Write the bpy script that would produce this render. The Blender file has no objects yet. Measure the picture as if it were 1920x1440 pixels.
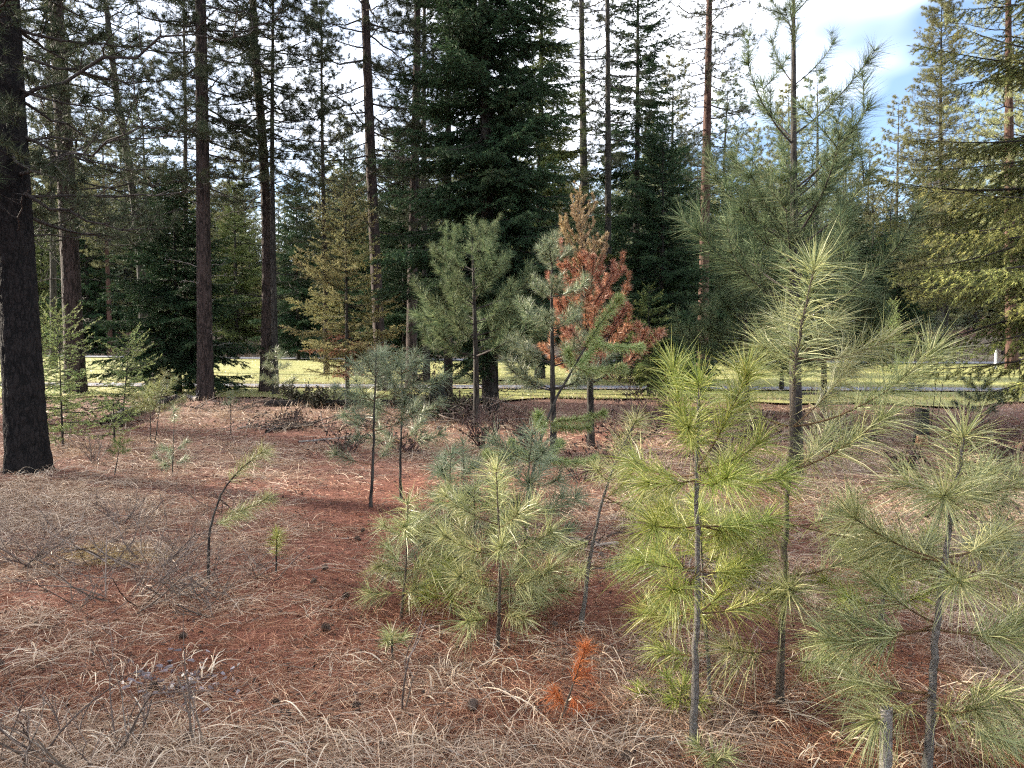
import bpy, math, random
import numpy as np

# ------------------------------------------------------------------ camera, sky, sun, exposure
scene = bpy.context.scene
COL = scene.collection
CAM_Z, FPX, PITCH = 1.65, 1442.0, math.radians(3.6)
cam_d = bpy.data.cameras.new('camera'); cam = bpy.data.objects.new('camera', cam_d); COL.objects.link(cam)
cam.location = (0, 0, CAM_Z); cam.rotation_euler = (math.pi/2 - PITCH, 0, 0)
cam_d.sensor_width = 36.0; cam_d.lens = 36.0*FPX/1920.0; cam_d.clip_start = 0.05; cam_d.clip_end = 3000
scene.camera = cam

SUN_EL, SUN_AZ = math.radians(19), math.radians(-68)        # azimuth from +Y, negative = towards -X
world = bpy.data.worlds.new('World'); scene.world = world; world.use_nodes = True
wn, wl = world.node_tree.nodes, world.node_tree.links
world.cycles.sampling_method = 'MANUAL'; world.cycles.sample_map_resolution = 512
wn.clear()
def wnode(t, **k):
    n = wn.new(t)
    for a, b in k.items(): setattr(n, a, b)
    return n
out = wnode('ShaderNodeOutputWorld'); bg = wnode('ShaderNodeBackground'); bg.inputs['Strength'].default_value = 0.07
sky = wnode('ShaderNodeTexSky', sky_type='NISHITA', sun_disc=False, sun_elevation=SUN_EL, sun_rotation=SUN_AZ % (2*math.pi), air_density=0.8, dust_density=0.5, ozone_density=2.2)
tc = wnode('ShaderNodeTexCoord'); sep = wnode('ShaderNodeSeparateXYZ')
zz = wnode('ShaderNodeMath', operation='MAXIMUM'); zz.inputs[1].default_value = 0.0
za = wnode('ShaderNodeMath', operation='ADD'); za.inputs[1].default_value = 0.22
dx = wnode('ShaderNodeMath', operation='DIVIDE'); dy = wnode('ShaderNodeMath', operation='DIVIDE')
cmb = wnode('ShaderNodeCombineXYZ'); cmb.inputs[2].default_value = 24.1
nz = wnode('ShaderNodeTexNoise'); nz.inputs['Scale'].default_value = 0.85; nz.inputs['Detail'].default_value = 4; nz.inputs['Roughness'].default_value = 0.55; nz.inputs['Distortion'].default_value = 0.4
rmp = wnode('ShaderNodeValToRGB'); rmp.color_ramp.elements[0].position = 0.42; rmp.color_ramp.elements[1].position = 0.72; rmp.color_ramp.elements[0].color = (.03, .03, .03, 1)
mix = wnode('ShaderNodeMix', data_type='RGBA'); mix.inputs['B'].default_value = (11.5, 11.6, 12.2, 1)
wl.new(tc.outputs['Generated'], sep.inputs[0]); wl.new(sep.outputs['Z'], zz.inputs[0]); wl.new(zz.outputs[0], za.inputs[0])
wl.new(sep.outputs['X'], dx.inputs[0]); wl.new(za.outputs[0], dx.inputs[1]); wl.new(sep.outputs['Y'], dy.inputs[0]); wl.new(za.outputs[0], dy.inputs[1])
wl.new(dx.outputs[0], cmb.inputs[0]); wl.new(dy.outputs[0], cmb.inputs[1]); wl.new(cmb.outputs[0], nz.inputs['Vector'])
wl.new(nz.outputs['Fac'], rmp.inputs[0]); wl.new(rmp.outputs[0], mix.inputs['Factor']); wl.new(sky.outputs[0], mix.inputs['A'])
wl.new(mix.outputs['Result'], bg.inputs['Color']); wl.new(bg.outputs[0], out.inputs[0])

sd = bpy.data.lights.new('sun', 'SUN'); sun = bpy.data.objects.new('sun', sd); COL.objects.link(sun)
sd.energy = 4.3; sd.angle = math.radians(2.5); sd.color = (1.0, 0.89, 0.74)
sun.rotation_euler = (math.pi/2 - SUN_EL, 0, math.pi - SUN_AZ)   # lamp -Z points from the sun into the scene
sun.location = (-30, 12, 25)

vs = scene.view_settings
vs.view_transform = 'Standard'; vs.look = 'None'; vs.gamma = 1.0; vs.use_curve_mapping = False; vs.exposure = 2.3
scene.cycles.use_denoising = False; scene.cycles.denoiser = 'OPENIMAGEDENOISE'; scene.cycles.denoising_input_passes = 'RGB_ALBEDO_NORMAL'; scene.cycles.denoising_prefilter = 'ACCURATE'
scene.cycles.use_adaptive_sampling = True; scene.cycles.adaptive_threshold = 0.028; scene.cycles.adaptive_min_samples = 32
scene.cycles.max_bounces = 7; scene.cycles.diffuse_bounces = 5; scene.cycles.glossy_bounces = 1; scene.cycles.transmission_bounces = 5
scene.cycles.sample_clamp_indirect = 6.0; scene.cycles.filter_width = 1.25

# ------------------------------------------------------------------ helpers
RNG = np.random.default_rng(11)
def nrm(v): return v/np.maximum(np.linalg.norm(v, axis=-1, keepdims=True), 1e-9)
def _h(i, j, s):
    n = (i*374761393 + j*668265263 + s*982451653) & 0xffffffff
    n = ((n ^ (n >> 13))*1274126177) & 0xffffffff
    return ((n ^ (n >> 16)) & 0xffff)/65535.0
def vnoise(x, y, s=0):
    x = np.asarray(x, float); y = np.asarray(y, float)
    i = np.floor(x).astype(np.int64); j = np.floor(y).astype(np.int64); u = x-i; v = y-j
    u = u*u*(3-2*u); v = v*v*(3-2*v)
    return (_h(i, j, s)*(1-u)+_h(i+1, j, s)*u)*(1-v) + (_h(i, j+1, s)*(1-u)+_h(i+1, j+1, s)*u)*v
def fbm(x, y, s=0, o=4):
    r = 0; a = 0.5
    for k in range(o): r = r + a*vnoise(np.asarray(x)*2**k, np.asarray(y)*2**k, s+k); a *= 0.5
    return r
def sstep(a, b, x): t = np.clip((x-a)/(b-a), 0, 1); return t*t*(3-2*t)

def road_y(x):  return 52.0 - 0.26*(x+12) + 0.0016*(x+12)**2          # far road centre line
def path_y(x):  return 23.6 - 0.085*x                                  # near path centre line
def H(x, y):   # ground height
    x = np.asarray(x, float); y = np.asarray(y, float)
    near = 1 - sstep(16, 20, y)
    z = near*(0.16*(fbm(x*0.35, y*0.35, 3)-0.47) + 0.05*(fbm(x*1.6, y*1.6, 9)-0.47))
    ry = road_y(x)
    z = z + 0.34*sstep(5, 22, y-path_y(x))*(fbm(x*0.12+3, y*0.12, 21)-0.3)*(1-sstep(-8, -3, y-ry))
    z = z + sstep(3, 16, y-ry)*(1.5+0.8*fbm(x*0.06, y*0.05, 31)) + np.clip(y-ry-12, 0, 400)*0.035
    return z
def ray(px, py):
    a = (np.asarray(px, float)-960)/FPX; c = (720-np.asarray(py, float))/FPX
    d = np.stack([a, math.cos(PITCH)+c*math.sin(PITCH), -math.sin(PITCH)+c*math.cos(PITCH)], -1)
    return d/d[..., 1:2]
def at(px, py, Y): return np.array([0, 0, CAM_Z]) + ray(px, py)*np.asarray(Y, float)[..., None]
def gp(px, py):
    d = ray(px, py); Y = CAM_Z/np.maximum(-d[..., 2], 1e-4)
    for _ in range(6): Y = (CAM_Z - H(d[..., 0]*Y, Y))/np.maximum(-d[..., 2], 1e-4)
    return np.array([0, 0, CAM_Z]) + d*Y[..., None]
def to_px(p):
    y = p[..., 1]*math.cos(PITCH) - (p[..., 2]-CAM_Z)*math.sin(PITCH)
    u = p[..., 1]*math.sin(PITCH) + (p[..., 2]-CAM_Z)*math.cos(PITCH)
    return 960+FPX*p[..., 0]/y, 720-FPX*u/y

class MB:
    def __init__(s): s.v = []; s.q = []; s.t = []; s.qm = []; s.tm = []; s.tint = []; s.n = 0
    def add(s, v, q=None, t=None, mat=0, tint=0.5):
        v = np.asarray(v, float).reshape(-1, 3)
        s.v.append(v); s.tint.append(np.broadcast_to(np.asarray(tint, float), (len(v),)))
        if q is not None and len(q): s.q.append(np.asarray(q)+s.n); s.qm.append(np.full(len(q), mat))
        if t is not None and len(t): s.t.append(np.asarray(t)+s.n); s.tm.append(np.full(len(t), mat))
        s.n += len(v)
    def mesh(s, name, mats, smooth=False):
        me = bpy.data.meshes.new(name)
        V = np.concatenate(s.v)
        q = np.concatenate(s.q) if s.q else np.zeros((0, 4), int); t = np.concatenate(s.t) if s.t else np.zeros((0, 3), int)
        L = np.concatenate([q.ravel(), t.ravel()]).astype(np.int32)
        st = np.concatenate([np.arange(len(q))*4, len(q)*4+np.arange(len(t))*3]).astype(np.int32)
        mi = np.concatenate((s.qm or [np.zeros(0, int)])+(s.tm or [np.zeros(0, int)])).astype(np.int32)
        me.vertices.add(len(V)); me.vertices.foreach_set('co', V.astype(np.float32).ravel())
        me.loops.add(len(L)); me.loops.foreach_set('vertex_index', L)
        me.polygons.add(len(st)); me.polygons.foreach_set('loop_start', st)
        me.polygons.foreach_set('material_index', mi)
        if smooth: me.polygons.foreach_set('use_smooth', np.ones(len(st), bool))
        a = me.attributes.new('tint', 'FLOAT', 'POINT'); a.data.foreach_set('value', np.concatenate(s.tint).astype(np.float32))
        for m in (mats if isinstance(mats, (list, tuple)) else [mats]): me.materials.append(m)
        me.update(calc_edges=True)
        return me
    def obj(s, name, mats, parent=None, smooth=False, kind=None):
        return link(name, s.mesh(name, mats, smooth), parent, kind)
def link(name, me, parent=None, kind=None):
    o = bpy.data.objects.new(name, me); COL.objects.link(o)
    if parent is not None: o.parent = parent
    if kind: o['kind'] = kind
    return o
USED = set()
def tag(o, label, cat, group=None, kind=None):
    o['label'] = label; o['category'] = cat
    if group: o['group'] = group
    if kind: o['kind'] = kind
    return o
def thing(name, loc, label, cat, group=None):
    o = bpy.data.objects.new(name, None); COL.objects.link(o); o.location = tuple(map(float, loc)); o.empty_display_size = 0.2
    return tag(o, label, cat, group)

def strands(mb, B, D, L, W, droop=0.0, segs=2, mat=0, tint=None, curl=None, rs=RNG, floor=False):
    n = len(B)
    if n == 0: return
    L = np.broadcast_to(np.asarray(L, float), (n,))[:, None]; W = np.broadcast_to(np.asarray(W, float), (n,))[:, None]
    dr = np.broadcast_to(np.asarray(droop, float), (n,))[:, None]
    D = nrm(D); S = nrm(np.cross(D, rs.normal(size=(n, 3))))
    if curl is None: curl = np.zeros((n, 3))
    rows = []
    for k in range(segs+1):
        t = k/segs
        c = B + D*L*t + curl*L*t*t; c[:, 2] -= (dr*L*t*t)[:, 0]
        if floor:
            lim = H(c[:, 0], c[:, 1]) + 0.006; c[:, 2] = np.maximum(c[:, 2], lim + 0.012*rs.random(n))
        if k < segs:
            w = W*(0.5 if k else 0.42)*(1-0.45*t); rows += [c-S*w, c+S*w]
        else: rows.append(c)
    V = np.stack(rows, 1); m = 2*segs+1
    base = (np.arange(n)*m)[:, None]
    Q = [base+np.array([2*k, 2*k+1, 2*k+3, 2*k+2]) for k in range(segs-1)]
    T = base+np.array([2*segs-2, 2*segs-1, 2*segs])
    tt = rs.random(n) if tint is None else np.broadcast_to(tint, (n,))
    mb.add(V, np.concatenate(Q) if Q else None, T, mat, np.repeat(tt, m))

def tube(mb, pts, rad, sides=6, mat=0, tint=0.5, cap=True, lump=0.0, rs=RNG):
    pts = np.asarray(pts, float); n = len(pts); rad = np.broadcast_to(np.asarray(rad, float), (n,))
    T = nrm(np.gradient(pts, axis=0)); ref = np.array([0.31, 0.95, 0.05]) if abs(T[0, 2]) > 0.7 else np.array([0.05, 0.1, 1.0])
    U = nrm(np.cross(T, ref)); Vv = np.cross(T, U)
    a = np.arange(sides)*2*np.pi/sides
    r = rad[:, None]*(1+lump*rs.normal(size=(n, sides))) if lump else np.repeat(rad[:, None], sides, 1)
    V = pts[:, None]+r[..., None]*(np.cos(a)[None, :, None]*U[:, None]+np.sin(a)[None, :, None]*Vv[:, None])
    i = np.arange(n-1)[:, None]*sides; j = np.arange(sides)[None]; j2 = (j+1) % sides
    Q = np.stack([i+j, i+j2, i+sides+j2, i+sides+j], -1).reshape(-1, 4)
    V = V.reshape(-1, 3); Tf = None
    if cap:
        V = np.concatenate([V, pts[-1:]]); k = (n-1)*sides; jj = np.arange(sides)
        Tf = np.stack([k+jj, k+(jj+1) % sides, np.full(sides, n*sides)], -1)
    mb.add(V, Q, Tf, mat, tint)

def sticks(mb, A, B, ra, rb, sides=3, mat=0, tint=0.5):
    A = np.asarray(A, float); B = np.asarray(B, float); n = len(A)
    if n == 0: return
    T = nrm(B-A); U = nrm(np.cross(T, np.array([0.3, 0.5, 0.81]))); Vv = np.cross(T, U)
    a = np.arange(sides)*2*np.pi/sides
    C = np.cos(a)[None, :, None]*U[:, None]+np.sin(a)[None, :, None]*Vv[:, None]
    ra = np.broadcast_to(np.asarray(ra, float), (n,))[:, None, None]; rb = np.broadcast_to(np.asarray(rb, float), (n,))[:, None, None]
    V = np.concatenate([A[:, None]+C*ra, B[:, None]+C*rb], 1)
    j = np.arange(sides); j2 = (j+1) % sides
    F = np.stack([j, j2, sides+j2, sides+j], -1)
    Q = ((np.arange(n)*2*sides)[:, None, None]+F[None]).reshape(-1, 4)
    mb.add(V.reshape(-1, 3), Q, None, mat, np.repeat(np.broadcast_to(tint, (n,)), 2*sides))

def bez(p0, c, p1, n):
    t = np.linspace(0, 1, n)[:, None]
    return (1-t)**2*np.asarray(p0)+2*t*(1-t)*np.asarray(c)+t*t*np.asarray(p1)
def along(pts, t):
    """position and tangent at parameters t in 0..1 of a polyline"""
    pts = np.asarray(pts, float); seg = np.linalg.norm(np.diff(pts, axis=0), axis=1); s = np.concatenate([[0], np.cumsum(seg)])
    u = np.clip(np.asarray(t), 0, 1)*s[-1]; k = np.clip(np.searchsorted(s, u, side='right')-1, 0, len(seg)-1)
    f = ((u-s[k])/np.maximum(seg[k], 1e-9))[:, None]
    return pts[k]*(1-f)+pts[k+1]*f, nrm(pts[k+1]-pts[k])
def smooth_path(p, n):
    p = np.asarray(p, float)
    if len(p) == 2: return p[0]+(p[1]-p[0])*np.linspace(0, 1, n)[:, None]
    s = np.concatenate([[0], np.cumsum(np.linalg.norm(np.diff(p, axis=0), axis=1))]); u = np.linspace(0, s[-1], n)
    q = np.stack([np.interp(u, s, p[:, k]) for k in range(3)], -1)
    for _ in range(max(2, n//6)): q[1:-1] = 0.25*q[:-2]+0.5*q[1:-1]+0.25*q[2:]
    return q
def cone_dirs(T, th, rs):
    n = len(T); R = nrm(np.cross(T, rs.normal(size=(n, 3))))
    return T*np.cos(th)[:, None]+R*np.sin(th)[:, None]

# ------------------------------------------------------------------ materials
def new_mat(name):
    m = bpy.data.materials.new(name); m.use_nodes = True; nt = m.node_tree; nt.nodes.clear()
    o = nt.nodes.new('ShaderNodeOutputMaterial'); b = nt.nodes.new('ShaderNodeBsdfPrincipled')
    nt.links.new(b.outputs[0], o.inputs[0]); return m, nt, b, o
def ramp(nt, fac, cols):
    r = nt.nodes.new('ShaderNodeValToRGB'); e = r.color_ramp.elements
    while len(e) < len(cols): e.new(0.5)
    for k, (p, c) in enumerate(cols): e[k].position = p; e[k].color = (*c, 1)
    nt.links.new(fac, r.inputs[0]); return r.outputs[0]
def leaf_mat(name, cols, rough=0.45, trans=0.25, spec=0.5, vary=0.03):
    m, nt, b, o = new_mat(name)
    at_ = nt.nodes.new('ShaderNodeAttribute'); at_.attribute_name = 'tint'
    c = ramp(nt, at_.outputs['Fac'], cols)
    oi = nt.nodes.new('ShaderNodeObjectInfo'); hs = nt.nodes.new('ShaderNodeHueSaturation')
    mr = nt.nodes.new('ShaderNodeMapRange'); mr.inputs['To Min'].default_value = 0.5-vary*0.4; mr.inputs['To Max'].default_value = 0.5+vary*0.4
    mv = nt.nodes.new('ShaderNodeMapRange'); mv.inputs['To Min'].default_value = 1-vary*5; mv.inputs['To Max'].default_value = 1+vary*5
    nt.links.new(oi.outputs['Random'], mr.inputs[0]); nt.links.new(oi.outputs['Random'], mv.inputs[0])
    nt.links.new(mr.outputs[0], hs.inputs['Hue']); nt.links.new(mv.outputs[0], hs.inputs['Value']); nt.links.new(c, hs.inputs['Color'])
    c = hs.outputs[0]
    nt.links.new(c, b.inputs['Base Color']); b.inputs['Roughness'].default_value = rough; b.inputs['Specular IOR Level'].default_value = spec
    if trans:
        tr = nt.nodes.new('ShaderNodeBsdfTranslucent'); mx = nt.nodes.new('ShaderNodeMixShader'); mx.inputs[0].default_value = trans
        nt.links.new(c, tr.inputs[0]); nt.links.new(b.outputs[0], mx.inputs[1]); nt.links.new(tr.outputs[0], mx.inputs[2]); nt.links.new(mx.outputs[0], o.inputs[0])
    return m
def bark_mat(name, dark, mid, light, scale=9.0, stretch=0.28, bump=0.6, fleck=0.0):
    m, nt, b, o = new_mat(name)
    tcn = nt.nodes.new('ShaderNodeTexCoord'); mp = nt.nodes.new('ShaderNodeMapping'); mp.inputs['Scale'].default_value = (1, 1, stretch)
    nt.links.new(tcn.outputs['Object'], mp.inputs[0])
    vo = nt.nodes.new('ShaderNodeTexVoronoi'); vo.feature = 'DISTANCE_TO_EDGE'; vo.inputs['Scale'].default_value = scale*2
    n1 = nt.nodes.new('ShaderNodeTexNoise'); n1.inputs['Scale'].default_value = scale; n1.inputs['Detail'].default_value = 8
    n2 = nt.nodes.new('ShaderNodeTexNoise'); n2.inputs['Scale'].default_value = scale*9; n2.inputs['Detail'].default_value = 4
    ad = nt.nodes.new('ShaderNodeMix'); ad.data_type = 'VECTOR'; ad.inputs['Factor'].default_value = 0.12
    nt.links.new(mp.outputs[0], n1.inputs[0]); nt.links.new(mp.outputs[0], n2.inputs[0])
    nt.links.new(mp.outputs[0], ad.inputs['A']); nt.links.new(n1.outputs['Color'], ad.inputs['B']); nt.links.new(ad.outputs['Result'], vo.inputs['Vector'])
    mu = nt.nodes.new('ShaderNodeMath'); mu.operation = 'MULTIPLY_ADD'; mu.inputs[1].default_value = 1.6
    nt.links.new(vo.outputs['Distance'], mu.inputs[0]); nt.links.new(n1.outputs['Fac'], mu.inputs[2])
    m2 = nt.nodes.new('ShaderNodeMath'); m2.operation = 'MULTIPLY_ADD'; m2.inputs[1].default_value = 0.5; nt.links.new(n2.outputs['Fac'], m2.inputs[0]); nt.links.new(mu.outputs[0], m2.inputs[2])
    c = ramp(nt, m2.outputs[0], [(0.55, dark), (0.85, mid), (1.25 if not fleck else 1.1, light)])
    nt.links.new(c, b.inputs['Base Color']); b.inputs['Roughness'].default_value = 0.9; b.inputs['Specular IOR Level'].default_value = 0.25
    bp = nt.nodes.new('ShaderNodeBump'); bp.inputs['Strength'].default_value = bump; bp.inputs['Distance'].default_value = 0.02
    nt.links.new(m2.outputs[0], bp.inputs['Height']); nt.links.new(bp.outputs[0], b.inputs['Normal'])
    return m
def noise_mat(name, cols, scale, detail=8, rough=0.95, bump=0.3, attr=None, cols2=None, dist=0.02, scale2=None, spec=0.2):
    m, nt, b, o = new_mat(name)
    tcn = nt.nodes.new('ShaderNodeTexCoord'); n1 = nt.nodes.new('ShaderNodeTexNoise'); n1.inputs['Scale'].default_value = scale; n1.inputs['Detail'].default_value = detail; n1.inputs['Roughness'].default_value = 0.65
    nt.links.new(tcn.outputs['Object'], n1.inputs[0]); c = ramp(nt, n1.outputs['Fac'], cols)
    if scale2:
        n2 = nt.nodes.new('ShaderNodeTexNoise'); n2.inputs['Scale'].default_value = scale2; n2.inputs['Detail'].default_value = 5; nt.links.new(tcn.outputs['Object'], n2.inputs[0])
        c2 = ramp(nt, n2.outputs['Fac'], cols2); mx = nt.nodes.new('ShaderNodeMix'); mx.data_type = 'RGBA'; mx.inputs['Factor'].default_value = 0.5
        nt.links.new(c, mx.inputs['A']); nt.links.new(c2, mx.inputs['B']); c = mx.outputs['Result']
    elif attr:
        a = nt.nodes.new('ShaderNodeAttribute'); a.attribute_name = attr; c2 = ramp(nt, n1.outputs['Fac'], cols2)
        mx = nt.nodes.new('ShaderNodeMix'); mx.data_type = 'RGBA'; nt.links.new(a.outputs['Fac'], mx.inputs['Factor']); nt.links.new(c, mx.inputs['A']); nt.links.new(c2, mx.inputs['B']); c = mx.outputs['Result']
    nt.links.new(c, b.inputs['Base Color']); b.inputs['Roughness'].default_value = rough; b.inputs['Specular IOR Level'].default_value = spec
    bp = nt.nodes.new('ShaderNodeBump'); bp.inputs['Strength'].default_value = bump; bp.inputs['Distance'].default_value = dist
    nt.links.new(n1.outputs['Fac'], bp.inputs['Height']); nt.links.new(bp.outputs[0], b.inputs['Normal'])
    return m

M = {}
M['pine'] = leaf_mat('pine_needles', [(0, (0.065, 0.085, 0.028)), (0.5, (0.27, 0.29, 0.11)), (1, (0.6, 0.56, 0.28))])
M['pine_blue'] = leaf_mat('blue_green_needles', [(0, (0.045, 0.068, 0.038)), (0.55, (0.18, 0.225, 0.125)), (1, (0.42, 0.42, 0.25))])
M['pine_lime'] = leaf_mat('lime_needles', [(0, (0.07, 0.098, 0.016)), (0.5, (0.26, 0.305, 0.055)), (1, (0.56, 0.52, 0.17))])
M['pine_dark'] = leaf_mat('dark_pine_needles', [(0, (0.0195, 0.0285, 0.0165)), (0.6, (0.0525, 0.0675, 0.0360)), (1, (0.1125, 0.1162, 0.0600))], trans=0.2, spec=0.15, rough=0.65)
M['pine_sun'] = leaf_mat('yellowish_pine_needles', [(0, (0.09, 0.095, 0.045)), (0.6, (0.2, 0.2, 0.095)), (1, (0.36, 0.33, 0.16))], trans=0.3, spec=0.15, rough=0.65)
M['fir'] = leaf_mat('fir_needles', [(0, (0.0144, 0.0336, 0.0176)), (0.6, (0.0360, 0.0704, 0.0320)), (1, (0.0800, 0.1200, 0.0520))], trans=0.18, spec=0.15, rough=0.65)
M['fir_mid'] = leaf_mat('green_fir_needles', [(0, (0.042, 0.066, 0.024)), (0.6, (0.115, 0.15, 0.05)), (1, (0.27, 0.27, 0.085))], trans=0.25, spec=0.15, rough=0.65)
M['fir_fresh'] = leaf_mat('fresh_fir_needles', [(0, (0.1, 0.14, 0.045)), (0.55, (0.25, 0.32, 0.115)), (1, (0.45, 0.48, 0.2))], spec=0.15, rough=0.65)
M['pine_fresh'] = leaf_mat('fresh_pine_needles', [(0, (.07, .10, .03)), (.5, (.25, .32, .10)), (1, (.50, .53, .22))])
M['pine_mid'] = leaf_mat('grey_green_pine_needles', [(0, (0.026, 0.044, 0.022)), (0.55, (0.105, 0.15, 0.072)), (1, (0.29, 0.32, 0.16))], spec=0.15, rough=0.65)
M['fir_bright'] = leaf_mat('yellow_green_fir_needles', [(0, (.06, .08, .028)), (.55, (.17, .195, .065)), (1, (.40, .38, .12))], spec=0.15, rough=0.65)
M['fir_gold'] = leaf_mat('golden_fir_needles', [(0, (0.1, 0.105, 0.04)), (0.5, (0.28, 0.265, 0.115)), (1, (0.52, 0.46, 0.22))], trans=0.25, spec=0.15, rough=0.65)
M['rust'] = leaf_mat('dead_rust_needles', [(0, (0.19, 0.075, 0.045)), (0.5, (0.43, 0.2, 0.125)), (1, (0.56, 0.35, 0.23))], trans=0.2, spec=0.25)
M['rust_seed'] = leaf_mat('orange_dead_needles', [(0, (0.264, 0.075, 0.025)), (.5, (0.432, 0.138, 0.048)), (1, (0.552, 0.213, 0.088))], trans=0.2, spec=0.25)
M['tan'] = leaf_mat('tan_dying_needles', [(0, (0.15, 0.1, 0.06)), (0.5, (0.33, 0.235, 0.13)), (1, (0.5, 0.38, 0.22))], trans=0.2, spec=0.25)
M['litter'] = leaf_mat('fallen_needles', [(0, (0.0680, 0.0221, 0.0136)), (0.4, (0.2125, 0.0782, 0.0442)), (0.8, (0.3655, 0.1615, 0.0978)), (1, (0.4760, 0.3145, 0.2125))], trans=0, spec=0.3, rough=0.6)
M['dry'] = leaf_mat('dry_grass', [(0, (0.105, 0.068, 0.042)), (0.35, (0.31, 0.215, 0.138)), (0.75, (0.51, 0.39, 0.275)), (1, (0.71, 0.6, 0.46))], trans=0.15, spec=0.3, rough=0.6)
M['lawn_blade'] = leaf_mat('short_green_grass', [(0, (0.13, 0.15, 0.035)), (0.5, (0.27, 0.26, 0.08)), (1, (0.42, 0.36, 0.15))], trans=0.2)
M['straw'] = leaf_mat('yellow_straw', [(0, (.30, .20, .07)), (.5, (.44, .32, .12)), (1, (.55, .46, .2))], trans=0.15)
M['leaf_dark'] = leaf_mat('dead_brown_leaves', [(0, (0.02, 0.014, 0.012)), (0.5, (0.045, 0.032, 0.026)), (1, (0.1, 0.075, 0.06))], trans=0.1, spec=0.12, rough=0.8)
M['leaf_grey'] = leaf_mat('grey_purple_leaves', [(0, (0.07, 0.055, 0.055)), (0.5, (0.14, 0.115, 0.12)), (1, (0.28, 0.24, 0.25))], trans=0.05)
M['evergreen'] = leaf_mat('dark_shrub_leaves', [(0, (.010, .012, .008)), (.6, (.035, .036, .022)), (1, (.12, .11, .075))], trans=0.1, spec=0.15, rough=0.75)
M['twig'] = leaf_mat('grey_brown_twigs', [(0, (0.045, 0.032, 0.026)), (0.5, (0.12, 0.092, 0.074)), (1, (0.27, 0.22, 0.185))], trans=0, spec=0.2, rough=0.85)
M['twig_red'] = leaf_mat('red_brown_twigs', [(0, (.035, .02, .018)), (.5, (.085, .05, .045)), (1, (.19, .13, .115))], trans=0, spec=0.2, rough=0.85)
M['limb'] = bark_mat('limb_bark', (0.0108, 0.0084, 0.0072), (0.0270, 0.0216, 0.0186), (0.0600, 0.0510, 0.0450), scale=18, stretch=1, bump=0.3)
M['limb_grey'] = bark_mat('pale_dead_wood', (.07, .06, .05), (.17, .15, .13), (.32, .29, .26), scale=18, stretch=1, bump=0.3)
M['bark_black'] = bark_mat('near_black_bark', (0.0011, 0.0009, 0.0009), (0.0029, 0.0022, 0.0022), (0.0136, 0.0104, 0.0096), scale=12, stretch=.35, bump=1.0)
M['bark'] = bark_mat('brown_pine_bark', (0.0075, 0.0053, 0.0045), (0.0225, 0.0158, 0.0135), (0.0562, 0.0394, 0.0338), scale=9, stretch=.22, bump=1.0)
M['bark_grey'] = bark_mat('grey_bark', (0.0083, 0.0071, 0.0060), (0.0244, 0.0210, 0.0180), (0.0525, 0.0469, 0.0394), scale=9, stretch=.22, bump=0.9)
M['bark_red'] = bark_mat('red_brown_bark', (0.0135, 0.0068, 0.0053), (0.0473, 0.0224, 0.0168), (0.0900, 0.0512, 0.0394), scale=9, stretch=.25, bump=0.9)
M['stem'] = bark_mat('sapling_bark', (.03, .022, .016), (.095, .074, .054), (.24, .19, .14), scale=60, stretch=1.2, bump=0.8)
M['stem_grey'] = bark_mat('smooth_grey_sapling_bark', (.065, .054, .043), (.20, .172, .14), (.40, .36, .31), scale=60, stretch=1.6, bump=0.9)
M['shoot'] = bark_mat('orange_brown_shoot', (.07, .035, .015), (.20, .11, .05), (.36, .23, .11), scale=70, stretch=.6, bump=0.9)
M['char'] = bark_mat('charred_wood', (.006, .006, .006), (.016, .015, .014), (.045, .042, .04), scale=16, stretch=.3, bump=1.0)
M['rot'] = bark_mat('rotten_orange_wood', (.06, .03, .018), (.20, .10, .055), (.36, .22, .13), scale=14, stretch=.3, bump=0.8)
M['cut'] = bark_mat('pale_cut_wood', (.22, .17, .12), (.40, .33, .25), (.52, .46, .38), scale=20, stretch=1, bump=0.2)
M['stub'] = bark_mat('pale_stub_bark', (.10, .085, .07), (.30, .27, .23), (.52, .48, .42), scale=45, stretch=1.4, bump=0.8)
M['cone'] = bark_mat('cone_scales', (.03, .018, .013), (.08, .052, .038), (.16, .115, .088), scale=60, stretch=1, bump=0.3)
M['white'] = noise_mat('white_paint', [(0.3, (.62, .62, .60)), (0.7, (.80, .80, .78))], 30, bump=0.05, rough=0.5)
M['asphalt'] = noise_mat('worn_asphalt', [(0.3, (.15, .155, .175)), (0.7, (.24, .245, .265))], 6, bump=0.1)
M['ground'] = noise_mat('needle_mat', [(0.25, (0.052, 0.021, 0.014)), (0.5, (0.150, 0.054, 0.034)), (0.75, (0.247, 0.098, 0.064))], 14, bump=0.8, attr='dry',
                        cols2=[(0.25, (.065, .045, .035)), (0.5, (.15, .11, .085)), (0.75, (.28, .22, .18))], dist=0.03)
M['lawn'] = noise_mat('mown_fairway', [(0.3, (.15, .165, .045)), (0.5, (.27, .255, .085)), (0.7, (.40, .33, .15))], 0.55, bump=0.4, scale2=14,
                      cols2=[(0.3, (.10, .13, .03)), (0.5, (.20, .22, .07)), (0.75, (.36, .31, .14))], dist=0.02)
M['bank'] = noise_mat('bank_soil', [(0.3, (.10, .075, .055)), (0.5, (.21, .165, .12)), (0.7, (.30, .25, .19))], 1.1, bump=0.6, dist=0.05)

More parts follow.
